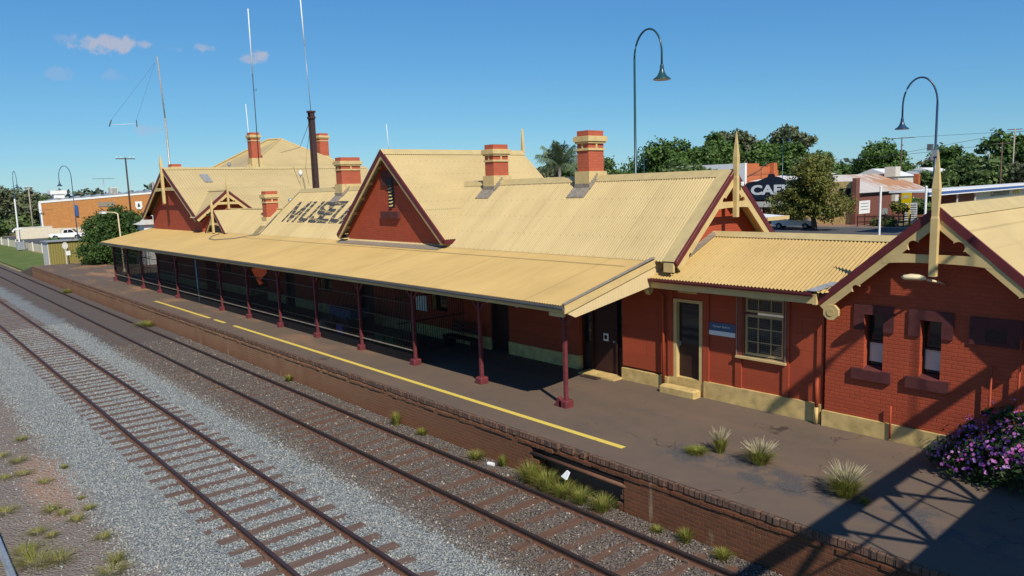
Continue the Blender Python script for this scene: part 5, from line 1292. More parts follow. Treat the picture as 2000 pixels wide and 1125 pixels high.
mb = MB(); mb.prism([(-58.9, 96.8, 2.9), (-50.6, 96.8, 2.9), (-50.6, 96.8, 4.4), (-51.6, 96.8, 5.2), (-53.6, 96.8, 6.1), (-54.2, 96.8, 6.15), (-54.35, 96.8, 6.55), (-55.15, 96.8, 6.55), (-55.3, 96.8, 6.15), (-56.0, 96.8, 5.9), (-57.6, 96.8, 5.35), (-58.6, 96.8, 5.35), (-58.9, 96.8, 5.0)], (0, .18, 0)); s_ = obj('sign_board', mb, M['navy'], t)
tm, w = text_mb('CAFE', (-57.9, 96.79, 3.72), (1,0,0), (0,0,1), 1.8, .0, .075, 1.42); obj('lettering', tm, M['white'], s_)
aw = obj('awning', MB().box(-59.3, -50.5, 94.4, 96.75, 2.0, 2.25), M['navy'], t); obj('awning_fascia', MB().box(-59.3, -50.5, 94.3, 94.39, 2.0, 2.75), M['offwhite'], aw)
for x in (-58.8, -54.8, -51): obj('awning_post', MB().box(x-.06, x+.06, 94.45, 94.57, -.42, 2.0), M['offwhite'], t)
obj('roof', MB().add([(-59, 98, 5.6), (-50.5, 98, 5.6), (-50.5, 108, 6.4), (-59, 108, 6.4)], [(0,1,2,3)]), M['white'], t)
obj('sign_brackets', MB().tube([(-59.1, 97.8, 6.3), (-58.9, 101, 7.3), (-59.0, 103.5, 8.6)], .04, 5).tube([(-59.1, 98.2, 6.5), (-58.9, 106, 6.9)], .03, 5), M['cable'], t)

t = thing('brown_shop', 'brown brick shop with a rust streaked iron roof and rooftop cooler', 'shop', (-46, 108, -.5))
mb = MB(); mb.box(-43.35, -43.0, 97.3, 121, -.5, 3.65); obj('side_wall', mb, M['brownbrick'], t); obj('front_wall', MB().box(-55, -43.36, 97.3, 97.7, -.5, 5.2), M['plinth'], t)
obj('front_pier', MB().box(-43.36, -42.85, 96.9, 97.95, -.5, 5.6), M['brownbrick'], t)
obj('upper_window', MB().box(-45.2, -43.7, 97.25, 97.29, 3.2, 4.3), M['glass'], t)
mb = MB(); mb.add([(-42.75, 98, 3.62), (-42.75, 121.4, 3.62), (-49, 121.4, 6.1), (-49, 98, 6.1), (-55, 121.4, 3.62), (-55, 98, 3.62)], [(0,1,2,3), (3,2,4,5)]); obj('iron_roof', mb, M['rustroof'], t)
mb = MB(); mb.prism([(-43, 121.0, 3.6), (-55, 121.0, 3.6), (-49, 121.0, 6.05)], (0, .05, 0)); obj('rear_gable', mb, M['brownbrick'], t)
mb = MB(); mb.box(-42.74, -42.6, 98, 121.4, 3.48, 3.64); obj('gutter', mb, M['dark'], t)
obj('rooftop_cooler', MB().box(-47.8, -46.2, 117.6, 119.4, 5.6, 7.1), M['offwhite'], t); obj('cooler_stand', MB().box(-47.6, -46.4, 117.8, 119.2, 4.9, 5.6), M['steel'], t)
obj('chimney', MB().box(-45.3, -44.6, 122.2, 122.9, 0, 5.9), M['rustbrick'], t)
s_ = obj('wall_sign', MB().box(-42.995, -42.93, 98.1, 101.4, .9, 2.6), M['white'], t)
mb = MB()
for z in (2.2, 1.8, 1.4): mb.box(-42.925, -42.92, 98.6, 100.9, z, z+.1)
obj('sign_lines', mb, M['steel'], s_)
obj('air_conditioner', MB().box(-42.99, -42.5, 108.4, 109.6, 2.2, 3.1), M['offwhite'], t)
for (y, z0, z1) in ((110.8, .8, 2.6), (115.2, 1.5, 2.5)): w_ = obj('window', MB().box(-42.995, -42.96, y, y+.7, z0, z1), M['glass'], t); obj('frame', MB().box(-42.99, -42.9, y+.72, y+.95, z0-.05, z1+.05), M['white'], w_)
obj('meter_box', MB().box(-42.99, -42.8, 105.0, 106.8, .5, 1.3), M['steel'], t)

t = thing('motel', 'low motel with a blue edged flat roof and cream lettered wall', 'motel', (-33, 105, -.5))
mb = MB(); mb.box(-33.6, -29.6, 84, 140, 3.9, 4.08); r_ = obj('flat_roof', mb, M['white'], t); obj('blue_fascia', MB().box(-29.6, -29.5, 84, 140, 3.62, 3.88), M['bluefascia'], r_); obj('white_trim', MB().box(-29.62, -29.48, 84, 140, 3.50, 3.61), M['white'], r_)
obj('wall', MB().box(-33, -31.0, 103, 140, -.5, 3.8), M['offwhite'], t); obj('dark_bay', MB().box(-33, -31.0, 97, 102.9, -.5, 3.3), M['brownbrick'], t)
obj('brick_dado', MB().box(-30.99, -30.9, 103, 140, -.5, 2.2), M['brownbrick'], t)
tm, w = text_mb('Commodore', (-30.95, 108.5, 2.75), (0,1,0), (0,0,1), 1.15, .02, 0, 1.25, .35); obj('lettering', tm, M['timber'], t)
tm, w = text_mb('214', (-30.95, 118.0, 2.75), (0,1,0), (0,0,1), 1.3, .02, .03, 1.4); obj('lettering', tm, M['sign_yellow'], t)
for y in (88, 94, 100): obj('roof_post', MB().box(-30.2, -30.05, y, y+.15, -.5, 3.9), M['offwhite'], t)

t = thing('yellow_sign', 'yellow roadside sign board on a yellow post beside the brown shop', 'sign', (-37.5, 99.6, -.5))
b_ = obj('board', MB().box(-38.25, -37.1, 99.5, 99.62, 2.25, 3.75), M['sign_yellow'], t); obj('post', MB().box(-37.35, -37.2, 99.5, 99.62, -.5, 2.25), M['sign_yellow'], t)
mb = MB(); mb.prism([(-38.1, 99.49, 2.8), (-37.4, 99.49, 2.9), (-37.25, 99.49, 3.2), (-37.9, 99.49, 3.25)], (0, -.01, 0)); obj('white_motif', mb, M['offwhite'], b_)
t = thing('patterned_screen', 'grey and white patterned breeze block screen beside the yellow sign', 'screen wall', (-38, 103, -.5))
mb = MB(); rs = random.Random(2)
for i in range(9):
    for j in range(9):
        a0 = -38.75+.16*i; z = -.4+.29*j; mb.prism([(a0, 101.98, z+.02), (a0+.14, 101.98, z+.05), (a0+.08, 101.98, z+.24)], (0, .1, 0))
obj('blocks', mb, M['white'], t); obj('backing', MB().box(-38.8, -37.3, 102.1, 102.3, -.5, 2.25), M['steel'], t)
t = thing('road_shelter', 'small white flat roofed shelter on a cream post behind the annex', 'shelter', (-24.4, 45.5, -.55))
mb = MB(); mb.prism([(-29, 44.5, 3.40), (-25.4, 44.5, 3.18), (-25.4, 44.5, 3.32), (-29, 44.5, 3.57)], (0, 2.6, 0)); r_ = obj('roof', mb, M['white'], t); obj('fascia', MB().box(-25.4, -25.3, 44.4, 47.2, 3.1, 3.34), M['trim'], r_)
for x in (-25.7, -28.6): obj('post', MB().box(x-.06, x+.06, 44.7, 44.82, -.56, 3.18), M['trim'], t)
for k, (x, y, w_, lb) in enumerate(((-54, 128, 7, 'white roofed shed behind the olive tree'), (-52, 143, 9, 'white roofed shed behind the rusty shop roof'))):
    t = thing('white_roofed_shed', lb, 'shed', (x, y, -.5), 'white roofed sheds')
    obj('wall', MB().box(x-w_/2, x+w_/2, y, y+8, -.5, 5.6), M['offwhite'], t); mb = MB(); mb.prism([(x-w_/2-.3, y-.3, 5.6), (x+w_/2+.3, y-.3, 5.6), (x, y-.3, 7.0)], (0, 8.6, 0)); obj('roof', mb, M['white'], t)
t = thing('tan_house', 'small cream house with a brown roof among the trees at right', 'house', (-40, 150, -.5))
obj('wall', MB().box(-45.2, -38, 150, 158, -.5, 4.2), M['plinth'], t); mb = MB(); mb.prism([(-45.7, 149.6, 4.2), (-37.5, 149.6, 4.2), (-41.6, 149.6, 6.2)], (0, 9, 0)); obj('roof', mb, M['brownsteel'], t)
for i, (x, y, lb) in enumerate(((-40.0, 94.4, 'dark steel tree guard at the kerb under the olive tree'), (-37.0, 95.5, 'dark steel tree guard round the sapling by the brown shop'))):
    t = thing('tree_guard', lb, 'tree guard', (x, y, -.42), 'steel tree guards')
    mb = MB()
    for (a, b) in ((-1,-1),(1,-1),(1,1),(-1,1)): mb.box(x+a-.05, x+a+.05, y+b-.05, y+b+.05, -.42, 1.0)
    obj('posts', mb, M['brownsteel'], t); mb = MB()
    for z in (.1, .75): mb.box(x-1.05, x+1.05, y-1.04, y-.96, z, z+.08); mb.box(x-1.05, x+1.05, y+.96, y+1.04, z, z+.08); mb.box(x-1.04, x-.96, y-1.05, y+1.05, z, z+.08); mb.box(x+.96, x+1.04, y-1.05, y+1.05, z, z+.08)
    obj('rails', mb, M['brownsteel'], t)
small('hydrant', MB().lathe((-34.2, 94.6, -.42), [(.2,0),(.16,.1),(.16,.9),(.22,1.0),(.05,1.25)], 10), M['red2'], (-34.2, 94.6, -.42), 'red bollard-like hydrant on the footpath beside the white post', 'hydrant')

# ------------------------------------------------------------------ trees and plants
def leaves(rs, lobes, n, size, clump=.28, per=26, fill=.8, droop=0.0, elong=1.7):
    """leaf faces in clumps spread through the lobes; returns verts, faces, rnd"""
    vol = np.array([l[3]*l[4]*l[5] for l in lobes])**.67; pr_ = vol/vol.sum()
    nc = max(3, n//per); li = rs.choice(len(lobes), nc, p=pr_); L = np.array(lobes, float)[li]
    d = rs.normal(size=(nc,3)); d /= np.linalg.norm(d, axis=1)[:,None]
    rad = np.where(rs.random(nc) < fill, rs.uniform(.78, 1.06, nc), rs.uniform(.3, .8, nc))
    C = L[:,:3]+d*rad[:,None]*L[:,3:6]
    cs = clump*rs.uniform(.6, 1.4, nc)*np.cbrt(L[:,3]*L[:,4]*L[:,5])
    idx = rs.integers(0, nc, n)
    P = C[idx]+rs.normal(size=(n,3))*cs[idx][:,None]*np.array([1,1,.75])
    nr = d[idx]*.7+rs.normal(size=(n,3))*.75+np.array([0,0,.25]); nr /= np.linalg.norm(nr, axis=1)[:,None]
    t = rs.normal(size=(n,3)); t[:,2] -= droop*2; t -= (t*nr).sum(1)[:,None]*nr; t /= np.linalg.norm(t, axis=1)[:,None]
    b = np.cross(nr, t); s = size*rs.uniform(.6, 1.3, n)[:,None]
    V = np.stack([P-t*s*elong*.5, P+b*s*.5, P+t*s*elong*.5, P-b*s*.5], 1).reshape(-1,3)
    F = np.arange(4*n).reshape(n,4)
    crnd = rs.random(nc)[idx]
    return V, F, np.clip(crnd*.6+rs.random(n)*.4, 0, 1)
def tree(name, label, cat, loc, lobes, n, size, mat, bark='bark', tr=.28, clump=.28, group=None, seed=0, limbs=5, droop=0, fill=.8, part='crown'):
    rs = np.random.default_rng(seed+17); x, y, z = loc
    t = thing(name, label, cat, loc, group)
    V, F, r_ = leaves(rs, lobes, n, size, clump, fill=fill, droop=droop); npobj(part, V, F, mat, t, rnd=r_)
    mb = MB(); zc = np.mean([l[2] for l in lobes]); zb = min(l[2]-l[5] for l in lobes)
    xc, yc = np.mean([l[0] for l in lobes]), np.mean([l[1] for l in lobes])
    fork = (x+(xc-x)*.3, y+(yc-y)*.3, z+max(.6, (zb-z)*.9)+.15*(zc-zb))
    mb.tube([(x, y, z-.3), (x+.04, y, z+(fork[2]-z)*.5), fork], [tr*1.25, tr, tr*.75], 8)
    order = sorted(range(len(lobes)), key=lambda i: -lobes[i][3]*lobes[i][5])[:limbs]
    for i in order:
        l = lobes[i]; m_ = tuple(fork[k]*.5+l[k]*.5+(rs.normal()*.2 if k < 2 else .2) for k in range(3))
        mb.tube([fork, m_, (l[0], l[1], l[2]+l[5]*.25)], [tr*.6, tr*.4, tr*.15], 6)
    obj('trunk', mb, M[bark], t, smooth=True); return t
def lob(rs, c, r, k, sq=.75, kr=.45):
    """a lumpy crown: k lobes round c within radii r"""
    o = []
    for i in range(k):
        d = rs.normal(size=3); d /= np.linalg.norm(d); q = rs.uniform(.35, .75)
        s = rs.uniform(.7, 1.15)*kr
        o.append((c[0]+d[0]*r[0]*q, c[1]+d[1]*r[1]*q, c[2]+d[2]*r[2]*q, r[0]*s, r[1]*s, r[2]*s*sq/.75))
    return o
rg = lambda s: np.random.default_rng(s)

# hedge bush on the platform end
lb_ = [(-77.6, 17.0, 2.4, 2.3, 2.3, 2.2), (-77.8, 16.2, 1.2, 2.2, 2.2, 1.5), (-76.0, 17.8, 2.6, 1.9, 1.9, 2.0), (-75.4, 17.9, 1.2, 1.9, 1.9, 1.5), (-78.6, 16.4, 3.2, 1.5, 1.5, 1.3), (-76.8, 17.2, 4.2, 1.4, 1.4, 1.0), (-79.0, 15.9, 1.0, 1.4, 1.4, 1.2), (-75.0, 18.3, 3.4, 1.2, 1.2, 1.3)]
tree('hedge_bush', 'big dark green bush at the far platform end beside the olive shed', 'bush', (-77, 17.2, 0), [(a+.9,b+.35,c,d,e,f) for a,b,c,d,e,f in lb_], 30000, .13, M['leaf_bush'], tr=.15, clump=.13, seed=1, limbs=4, part='foliage')

lobs = lambda s, c, r, k, **kw: lob(rg(s), c, r, k, **kw)
BG = 'background trees'
# big dark trees behind the main roof
tree('dark_tree', 'large dark green dense tree behind the ridge right of the tall chimney', 'tree', (-78, 106, -.6), lobs(3, (-77.5, 106, 7.9), (9.2, 6, 6.6), 42, kr=.25)+[(-86.5, 105, 5.6, 3.6, 3, 3.6), (-83, 105, 8.4, 3, 3, 3), (-78, 106, 3.5, 8, 5, 4)], 32000, .33, M['leaf_dark'], tr=.6, clump=.2, group=BG, seed=2)
tree('dark_tree', 'dark green tree crown right of the big dark tree, behind the cafe parapet', 'tree', (-71, 109, -.6), lobs(4, (-71, 109, 8.6), (4.2, 4, 5.4), 16, kr=.36), 13000, .33, M['leaf_dark'], tr=.4, clump=.2, group=BG, seed=3)
tree('gum_tree', 'grey green gum tree behind the right gable finial', 'tree', (-74.5, 120, -.6), lobs(5, (-75.5, 120, 11.4), (6.6, 5, 5.4), 34, kr=.24)+[(-69.5, 119, 8.6, 3.4, 3, 3), (-72, 119.5, 10.5, 2.6, 2.4, 2.6)], 17000, .42, M['leaf_euc'], 'palebark', .45, .3, BG, 4, droop=.5)
tree('gum_tree', 'airy gum tree whose top stands above the cafe roof', 'tree', (-61.5, 118, -.6), lobs(6, (-64, 118, 11.2), (5.6, 3.8, 3.9), 22, kr=.23), 9000, .42, M['leaf_euc'], 'palebark', .4, .3, BG, 5, droop=.5)
tree('dark_tree', 'mid green tree below the airy gum tree behind the cafe', 'tree', (-61, 112, -.6), lobs(7, (-62, 112, 8.2), (6.2, 4.5, 4.6), 24, kr=.29), 15000, .38, M['leaf_dark'], tr=.4, clump=.22, group=BG, seed=6)
tree('leafy_tree', 'soft green tree standing behind the olive street tree', 'tree', (-55, 108, -.6), lobs(8, (-54, 108, 6.6), (4.2, 3.6, 3.2), 12, kr=.38), 7000, .36, M['leaf_mid'], tr=.35, clump=.25, group=BG, seed=7)
tree('olive_street_tree', 'round olive green street tree in front of the brown shop', 'tree', (-43.6, 87.3, -.55), lobs(9, (-44.1, 87, 4.6), (4.4, 3.6, 3.4), 24, kr=.34)+[(-47.6, 87, 2.6, 1.9, 1.9, 1.4), (-40.4, 87, 2.4, 1.7, 1.7, 1.4), (-45.6, 86.5, 1.7, 1.8, 1.5, .9), (-42, 86.6, 1.6, 1.8, 1.5, .9), (-43.4, 87, 7.2, 1.7, 1.6, 1.1)], 24000, .19, M['leaf_olive'], tr=.34, clump=.2, seed=8)
tree('dark_tree', 'round topped dark pine-like tree on the skyline above the rusty roof', 'tree', (-78.5, 190, -.6), [(-78.6, 190, 11.2, 3.8, 4, 2.4), (-75.2, 190, 9.8, 2.4, 2.5, 2.3), (-81.2, 190, 8.2, 3.8, 3.4, 2.6), (-76.5, 190, 6.5, 5.2, 4, 2.6)], 8000, .5, M['leaf_dark'], tr=.5, clump=.2, group=BG, seed=9)
rs = rg(33)
kinds = [('leafy_tree', 'leaf_mid'), ('gum_tree', 'leaf_euc'), ('dark_tree', 'leaf_dark')]
row = [(-70, 205, 6.5, 6, 1, 'low grey green tree right of the pine-like tree on the skyline'), (-60, 200, 6.2, 6.5, 1, 'low grey green tree left of the tall finial on the skyline'), (-92, 200, 6.2, 7, 2, 'dark tree left of the pine-like tree'),
       (-57, 172, 7.6, 4.8, 2, 'rounded dark tree just right of the tall finial'), (-44, 165, 9.6, 6.4, 2, 'big dark tree at the right edge of the picture'), (-38, 170, 8.6, 6.4, 2, 'dark tree crown cut by the right edge of the picture'),
       (-39.5, 130, 5.6, 4.2, 0, 'bright green tree right of the finial above the motel roof'), (-33.2, 134, 5.2, 4.6, 1, 'dull olive tree at the right above the motel roof'), (-44.5, 128, 4.6, 3.6, 0, 'leafy tree between the shop chimney and the finial'),
       (-50, 182, 7.0, 6.5, 1, 'grey tree behind the white power poles'), (-36, 112, 2.6, 2.6, 0, 'green shrubby tree beneath the motel roof edge'), (-39.2, 106, 1.6, 2.4, 0, 'dense green tree behind the yellow sign')]
for i, (x, y, zc, r_, kd, lb_) in enumerate(row):
    nm, mt = kinds[kd]
    tree(nm, lb_, 'tree', (x, y, -.6), lobs(50+i, (x, y, zc*.92), (r_*.95, r_*.8, zc*.62), 14, kr=.36), 6500 if y < 140 else 6000, .34+.0012*y, M[mt], 'palebark' if kd == 1 else 'bark', .35, .25, BG, 60+i, droop=.4 if kd == 1 else 0)
tree('sapling', 'young street tree with a thin pale trunk inside the steel guard', 'tree', (-37.0, 95.5, -.4), lobs(80, (-37, 95.5, 1.9), (1.25, 1.2, .8), 8, kr=.45), 1500, .2, M['leaf_olive'], 'palebark', .07, .25, None, 81)
for i, (x, y, r_, lb_) in enumerate(((-36.6, 93.9+1.2, .8, 'round green shrub on the footpath left of the white post'), (-38.6, 95.6, .5, 'small dark shrub on the footpath under the brown wall'))):
    tree('shrub', lb_, 'shrub', (x-1.2, y, -.42), [(x-1.2, y, -.42+r_*.7, r_, r_, r_*.8)], 900, .16, M['leaf_mid'], tr=.05, clump=.3, group='shrubs along the footpath', seed=90+i, limbs=1, part='foliage')

# palm behind the roof
t = thing('palm_tree', 'feathery queen palm left of the tall chimney behind the roof', 'palm', (-45.5, 45.5, -.6))
obj('trunk', MB().tube([(-45.5, 45.5, -.6), (-45.5, 45.5, 7.6)], .2, 10, .14), M['palebark'], t)
rs = rg(5); V, F, rn = [], [], []
for k in range(30):
    az_ = 2*math.pi*k/30+rs.normal()*.15; el = rs.uniform(.15, 1.45); ln_ = rs.uniform(2.6, 3.4)
    p0 = np.array([-45.5, 45.5, 7.6]); pts = []
    for i in range(16):
        u = i/15; h = math.cos(el)*ln_*u*(1-.1*u); zz = math.sin(el)*ln_*u-1.5*u*u*(1.1-.4*math.sin(el)); pts.append(p0+np.array([math.cos(az_)*h, math.sin(az_)*h, zz]))
    for i in range(1, 16):
        tdir = pts[i]-pts[i-1]; tdir /= np.linalg.norm(tdir); sd = np.cross(tdir, [0,0,1.]); sd /= np.linalg.norm(sd)+1e-6
        for sg in (-1, 1):
            for m_ in range(3):
                L_ = .95*(1-.5*abs(i/15-.4))*rs.uniform(.7, 1.1); q = pts[i]-tdir*.055*m_; tip = q+sd*sg*L_*.55+tdir*L_*.25+np.array([0,0,-L_*rs.uniform(.35, .8)])
                b = len(V); V += [q-tdir*.025, q+tdir*.025, tip+tdir*.008, tip-tdir*.008]; F.append([b,b+1,b+2,b+3]); rn.append(rs.random())
npobj('fronds', np.array(V), np.array(F), M['leaf_palm'], t, rnd=np.array(rn))
tree('leafy_tree', 'bushy green tree tucked beside the queen palm behind the roof', 'tree', (-45, 50, -.6), lobs(101, (-46.5, 50, 6.0), (4.0, 3, 2.2), 12, kr=.36), 6000, .24, M['leaf_mid'], tr=.25, clump=.22, group=BG, seed=102)
tree('leafy_tree', 'light green bushy tree just left of the green hook lamp pole', 'tree', (-40.5, 56, -.6), lobs(103, (-40, 56, 5.6), (4.2, 3, 2.4), 12, kr=.34), 6000, .26, M['leaf_mid'], tr=.25, clump=.22, group=BG, seed=104)
tree('gum_tree', 'small grey tree left of the queen palm', 'tree', (-60.5, 58, -.6), lobs(105, (-60.2, 58, 6.8), (2.6, 2.2, 2.0), 9, kr=.36), 3600, .26, M['leaf_euc'], 'palebark', .25, .26, BG, 106)

# gum trees at far left
gl_ = [(-196, 22.5, 7.2, 4.6, 'gum tree at the left edge of the picture behind the hook lamp'), (-188, 27.5, 5.6, 3.8, 'gum tree with pale limbs beside the grey power pole'), (-204, 30.5, 5.8, 3.8, 'gum tree nearest the corner of the orange building'), (-214, 26, 6.8, 4.4, 'gum tree behind the others at far left'), (-180, 17, 5.2, 3.6, 'low gum tree at the far left edge near the rails')]
for i, (x, y, zc, r_, lb_) in enumerate(gl_):
    tree('gum_tree', lb_, 'tree', (x, y, -.7), lobs(120+i, (x, y, zc*.85), (r_, r_, zc*.62), 13, kr=.36), 6500, .42, M['leaf_euc'] if i != 2 else M['leaf_mid'], 'palebark', .35, .28, 'gum trees at far left', 130+i, droop=.5)
def wood(name, label, pts, n, size, mat, seed):
    rs = rg(seed); L = []
    for (x0, y0, x1, y1, h, k) in pts:
        for i in range(k):
            u = (i+rs.random())/k; hh = h*rs.uniform(.55, 1.0); r_ = hh*rs.uniform(.45, .7)
            L.append((x0+(x1-x0)*u+rs.normal()*4, y0+(y1-y0)*u+rs.normal()*4, -.6+hh*.55, r_, r_, hh*.5))
    V, F, r_ = leaves(rs, L, n, size, .25); o = npobj(name, V, F, mat, rnd=r_); return setp(o, label, 'woodland', kind='stuff')
wood('far_woods', 'grey green belt of distant trees along the horizon', [(-420, 30, -300, 130, 10.5, 34), (-300, 130, -150, 260, 10, 34), (-150, 240, -40, 290, 11, 30), (-40, 270, 60, 290, 12, 12), (-460, -20, -420, 30, 10, 10)], 34000, 1.5, M['leaf_far'], 7)
wood('shrub_belt', 'low dark shrubs and undergrowth below the gum trees at far left', [(-195, 14, -180, 30, 4.2, 12), (-130, 19.5, -127, 21.5, 1.6, 4)], 6000, .45, M['leaf_mid'], 8)

# flowering bush
FBU = thing('flowering_bush', 'bush covered in pink and purple blossom at the foot of the right wall', 'flowering bush', (-4.2, 15.6, 0))
lb_ = [(-4.1, 15.65, .45, .85, .75, .5), (-4.85, 15.75, .25, .4, .4, .25), (-3.7, 15.5, .75, .6, .6, .45), (-3.9, 15.95, .95, .5, .4, .35), (-3.3, 15.6, .6, .7, .7, .6), (-4.45, 15.25, .25, .4, .35, .25), (-4.35, 16.0, .7, .35, .3, .3)]
_r = rg(72)
for k in range(26):
    l = lb_[_r.integers(0, 7)]; d = _r.normal(size=3); d[2] = abs(d[2]); d /= np.linalg.norm(d); q = _r.uniform(.09, .2)
    lb_.append((l[0]+d[0]*l[3]*1.05, l[1]+d[1]*l[4]*1.05, l[2]+d[2]*l[5]*1.08, q, q, q*_r.uniform(1.0, 1.9)))
lb_ += [(-4.35, 15.9, 1.2, .12, .12, .26), (-3.95, 15.85, 1.25, .13, .13, .3), (-4.75, 15.95, .6, .14, .14, .22), (-3.75, 15.6, 1.25, .12, .12, .28)]
rs = rg(70); V, F, r_ = leaves(rs, lb_, 6800, .055, .2); npobj('foliage', V, F, M['leaf_flower'], FBU, rnd=r_)
def blossoms():
    rs = rg(71); V, F, rn = [], [], []
    L = np.array(lb_); n = 1000
    li = rs.choice(len(lb_), n, p=(lambda a: a/a.sum())(L[:,3]*L[:,4]))
    for k in range(n):
        d = rs.normal(size=3); d[2] = abs(d[2])*.8+.1; d[1] -= .35; d[0] -= .2; d /= np.linalg.norm(d)
        c = L[li[k],:3]+d*L[li[k],3:6]*rs.uniform(1.0, 1.14); tone = rs.random(); fr = rs.uniform(.019, .036)
        u = np.cross(d, [.3,.2,.9]); u /= np.linalg.norm(u); w = np.cross(d, u)
        for h in range(5):
            a = 2*math.pi*h/5; dirn = u*math.cos(a)+w*math.sin(a); sd = -u*math.sin(a)+w*math.cos(a)
            b = len(V); V += [c, c+dirn*fr*.6+sd*fr*.45+d*.008, c+dirn*fr*1.15+d*.004, c+dirn*fr*.6-sd*fr*.45+d*.008]; F.append([b,b+1,b+2,b+3]); rn.append(np.clip(tone+rs.normal()*.08, 0, 1))
    npobj('blossom', np.array(V), np.array(F), M['petal'], FBU, rnd=np.array(rn))
blossoms()
obj('stems', MB().tube([(-4.1, 15.7, 0), (-4.2, 15.6, .5)], .03, 6).tube([(-4.0, 15.7, 0), (-3.6, 15.6, .8)], .03, 6), M['bark'], FBU)

# grass tufts
def tuft(label, loc, n, h, spread, group, seed, seeds=0, dry=.3, lean=0.0):
    rs = rg(seed); x, y, z = loc; t = thing('grass_tuft', label, 'grass tuft', loc, group)
    def blades(m_, hh, wd, sp):
        V, F, rn = [], [], []
        for k in range(m_):
            a = rs.random()*2*math.pi; r0 = spread*.35*math.sqrt(rs.random()); out = rs.uniform(.15, 1.0)*sp; L_ = hh*rs.uniform(.5, 1.1)
            c = np.array([x+math.cos(a)*r0, y+math.sin(a)*r0, z-.01]); d = np.array([math.cos(a), math.sin(a), 0]); sd = np.array([-math.sin(a), math.cos(a), 0])*wd
            p1 = c+d*out*.4+np.array([0,0,L_*.6]); p2 = c+d*out+np.array([0,0,L_*(1-.25*out/max(sp,.01))])
            b = len(V); V += [c-sd, c+sd, p1+sd*.8, p1-sd*.8, p2+sd*.15, p2-sd*.15]; F += [[b,b+1,b+2,b+3],[b+3,b+2,b+4,b+5]]; q = rs.random(); rn += [q, q]
        return np.array(V), np.array(F), np.array(rn)
    V, F, rn = blades(int(n*(1-dry)), h, .0045, spread); npobj('blades', V, F, M['blade'], t, rnd=rn)
    if dry > 0: V, F, rn = blades(max(4, int(n*dry)), h*.9, .004, spread*1.25); npobj('dry_blades', V, F, M['bladedry'], t, rnd=rn)
    if seeds:
        V, F, rn = [], [], []
        for k in range(seeds):
            a = rs.random()*2*math.pi; out = spread*rs.uniform(.25, 1.15); L_ = h*rs.uniform(.95, 1.35); d = np.array([math.cos(a), math.sin(a), 0])
            p0 = np.array([x, y, z])+d*out*.5+np.array([0,0,L_*.65]); p1 = np.array([x, y, z])+d*out*1.05+np.array([0,0,L_]); ax = (p1-p0)/np.linalg.norm(p1-p0)
            for m_ in range(2):
                w = np.cross(ax, rs.normal(size=3)); w = w/np.linalg.norm(w)*.0065; q = p0+(p1-p0)*.35; b = len(V)
                V += [p0-w*.15, p0+w*.15, q+w, q-w, p1+w*.3, p1-w*.3]; F += [[b,b+1,b+2,b+3],[b+3,b+2,b+4,b+5]]; qn = rs.random(); rn += [qn, qn]
        npobj('seed_heads', np.array(V), np.array(F), M['seed'], t, rnd=np.array(rn))
    return t
GP = 'grass tufts growing on the platform'
tuft('low bright green clump without seed heads on the platform', (-8.95, 12.92, 0), 520, .16, .30, GP, 1, 0, .08)
tuft('upright tuft with pale seed heads behind the low green clump', (-8.62, 13.3, 0), 420, .42, .22, GP, 2, 90, .3)
tuft('spiky round tuft with pale seed heads, middle one on the platform', (-7.68, 13.3, 0), 640, .38, .34, GP, 3, 150, .3)
tuft('largest feathery tuft nearest the footbridge shadow', (-5.75, 12.95, 0), 900, .46, .36, GP, 4, 200, .25)
tuft('tiny green tuft at the edge of the footbridge shadow', (-5.36, 12.86, 0), 140, .16, .12, GP, 5, 0, .1)
GW = 'grass tufts along the foot of the platform wall'
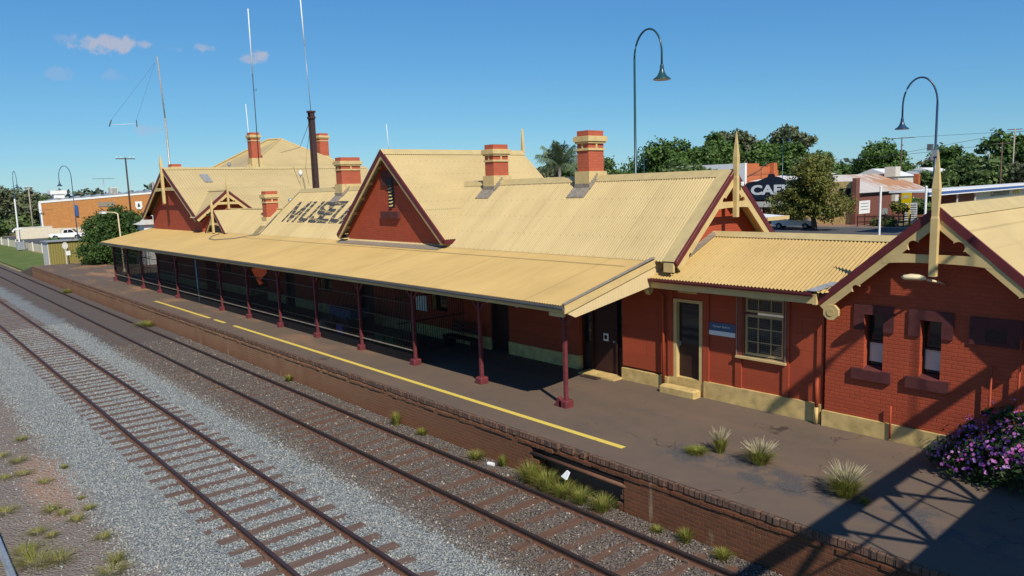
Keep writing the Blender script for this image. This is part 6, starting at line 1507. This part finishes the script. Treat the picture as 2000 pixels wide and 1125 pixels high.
wt = [(-18.15, 11.12, .5, .22, 'upright bright tuft against the brick wall opposite the second maroon post'), (-16.9, 11.18, .25, .2, 'small dry tuft right of the upright tuft at the wall foot'), (-14.3, 11.05, .3, .28, 'sparse dry tuft at the wall left of the broken section'), (-13.4, 11.2, .38, .15, 'thin green tuft just left of the broken section'),
      (-12.25, 11.05, .55, .42, 'dense tall tuft at the left end of the broken wall'), (-11.65, 11.0, .5, .42, 'bushy tuft inside the broken wall, second from its left end'), (-11.1, 10.98, .42, .4, 'bushy tuft in front of the white litter in the broken wall'), (-10.6, 11.02, .4, .32, 'tuft in the middle of the broken wall right of the litter'), (-10.0, 11.05, .42, .34, 'bright tuft at the right end of the broken wall'),
      (-8.6, 11.1, .18, .16, 'small withered tuft under the wall right of the broken section'), (-7.95, 11.12, .34, .18, 'green tuft against the wall near the bridge shadow'), (-7.1, 11.08, .26, .2, 'short green tuft at the wall where the bridge shadow falls'), (-43, 11.1, .35, .9, 'wide yellow green tuft at the far wall below the yellow line'), (-64, 11.1, .4, .7, 'far tuft at the wall near the platform end'), (-25.5, 11.15, .35, .2, 'tuft at the wall below the middle of the yellow line')]
for i, (x, y, h, sp, lb_) in enumerate(wt): tuft(lb_, (x, y, -1.06), int(200+700*sp), h, sp, GW, 20+i, 0, .45 if 'dry' in lb_ or 'withered' in lb_ else .3)
GL = 'grass tufts on the bare dirt at left'
lt = [(-25.3, 2.75, .2, .28), (-23.2, 2.4, .2, .34), (-22.0, 2.35, .16, .3), (-21.95, 1.95, .18, .25), (-20.9, 2.65, .16, .25), (-21.7, 3.22, .2, .16), (-18.85, 2.45, .22, .3), (-18.4, 2.6, .2, .22), (-18.3, 3.08, .2, .2), (-17.85, 2.76, .2, .26), (-19.1, 3.1, .14, .14), (-17.75, 2.0, .18, .28), (-17.35, 2.2, .16, .2), (-16.45, 2.98, .18, .26), (-16.25, 1.75, .32, .6), (-16.0, 2.1, .26, .4), (-15.2, 2.92, .3, .26), (-14.75, 2.75, .24, .4), (-19.5, 1.66, .2, .34), (-24.0, 2.1, .2, .3), (-16.9, 1.7, .26, .4)]
for i, (x, y, h, sp) in enumerate(lt): tuft('yellow green grass tuft on the bare dirt left of the tracks', (x, y, -1.085), int(70+300*sp), h*.8, sp, GL, 60+i, 0, .6)

# litter and loose bits by the track
o = small('paper_litter', MB().prism([(-11.2, 11.02, -.60), (-11.02, 11.0, -.63), (-11.0, 11.08, -.48), (-11.1, 11.1, -.46)], (.02, .015, .01)), M['white'], (-11.1, 11.05, -.5), 'crumpled white paper caught in the grass of the broken wall', 'litter')
o = small('drink_can', MB().tube([(-13.75, 11.0, -.98), (-13.58, 11.05, -.98)], .05, 10), M['white'], (-13.66, 11.0, -.98), 'crushed white can lying on the ballast left of the broken wall', 'can')
o = small('loose_bracket', MB().box(-18.3, -18.02, 6.38, 6.41, -1.03, -.99), M['white'], (-18.1, 6.4, -1.0), 'white painted bracket fixed beside the far rail of the middle track', 'bracket')
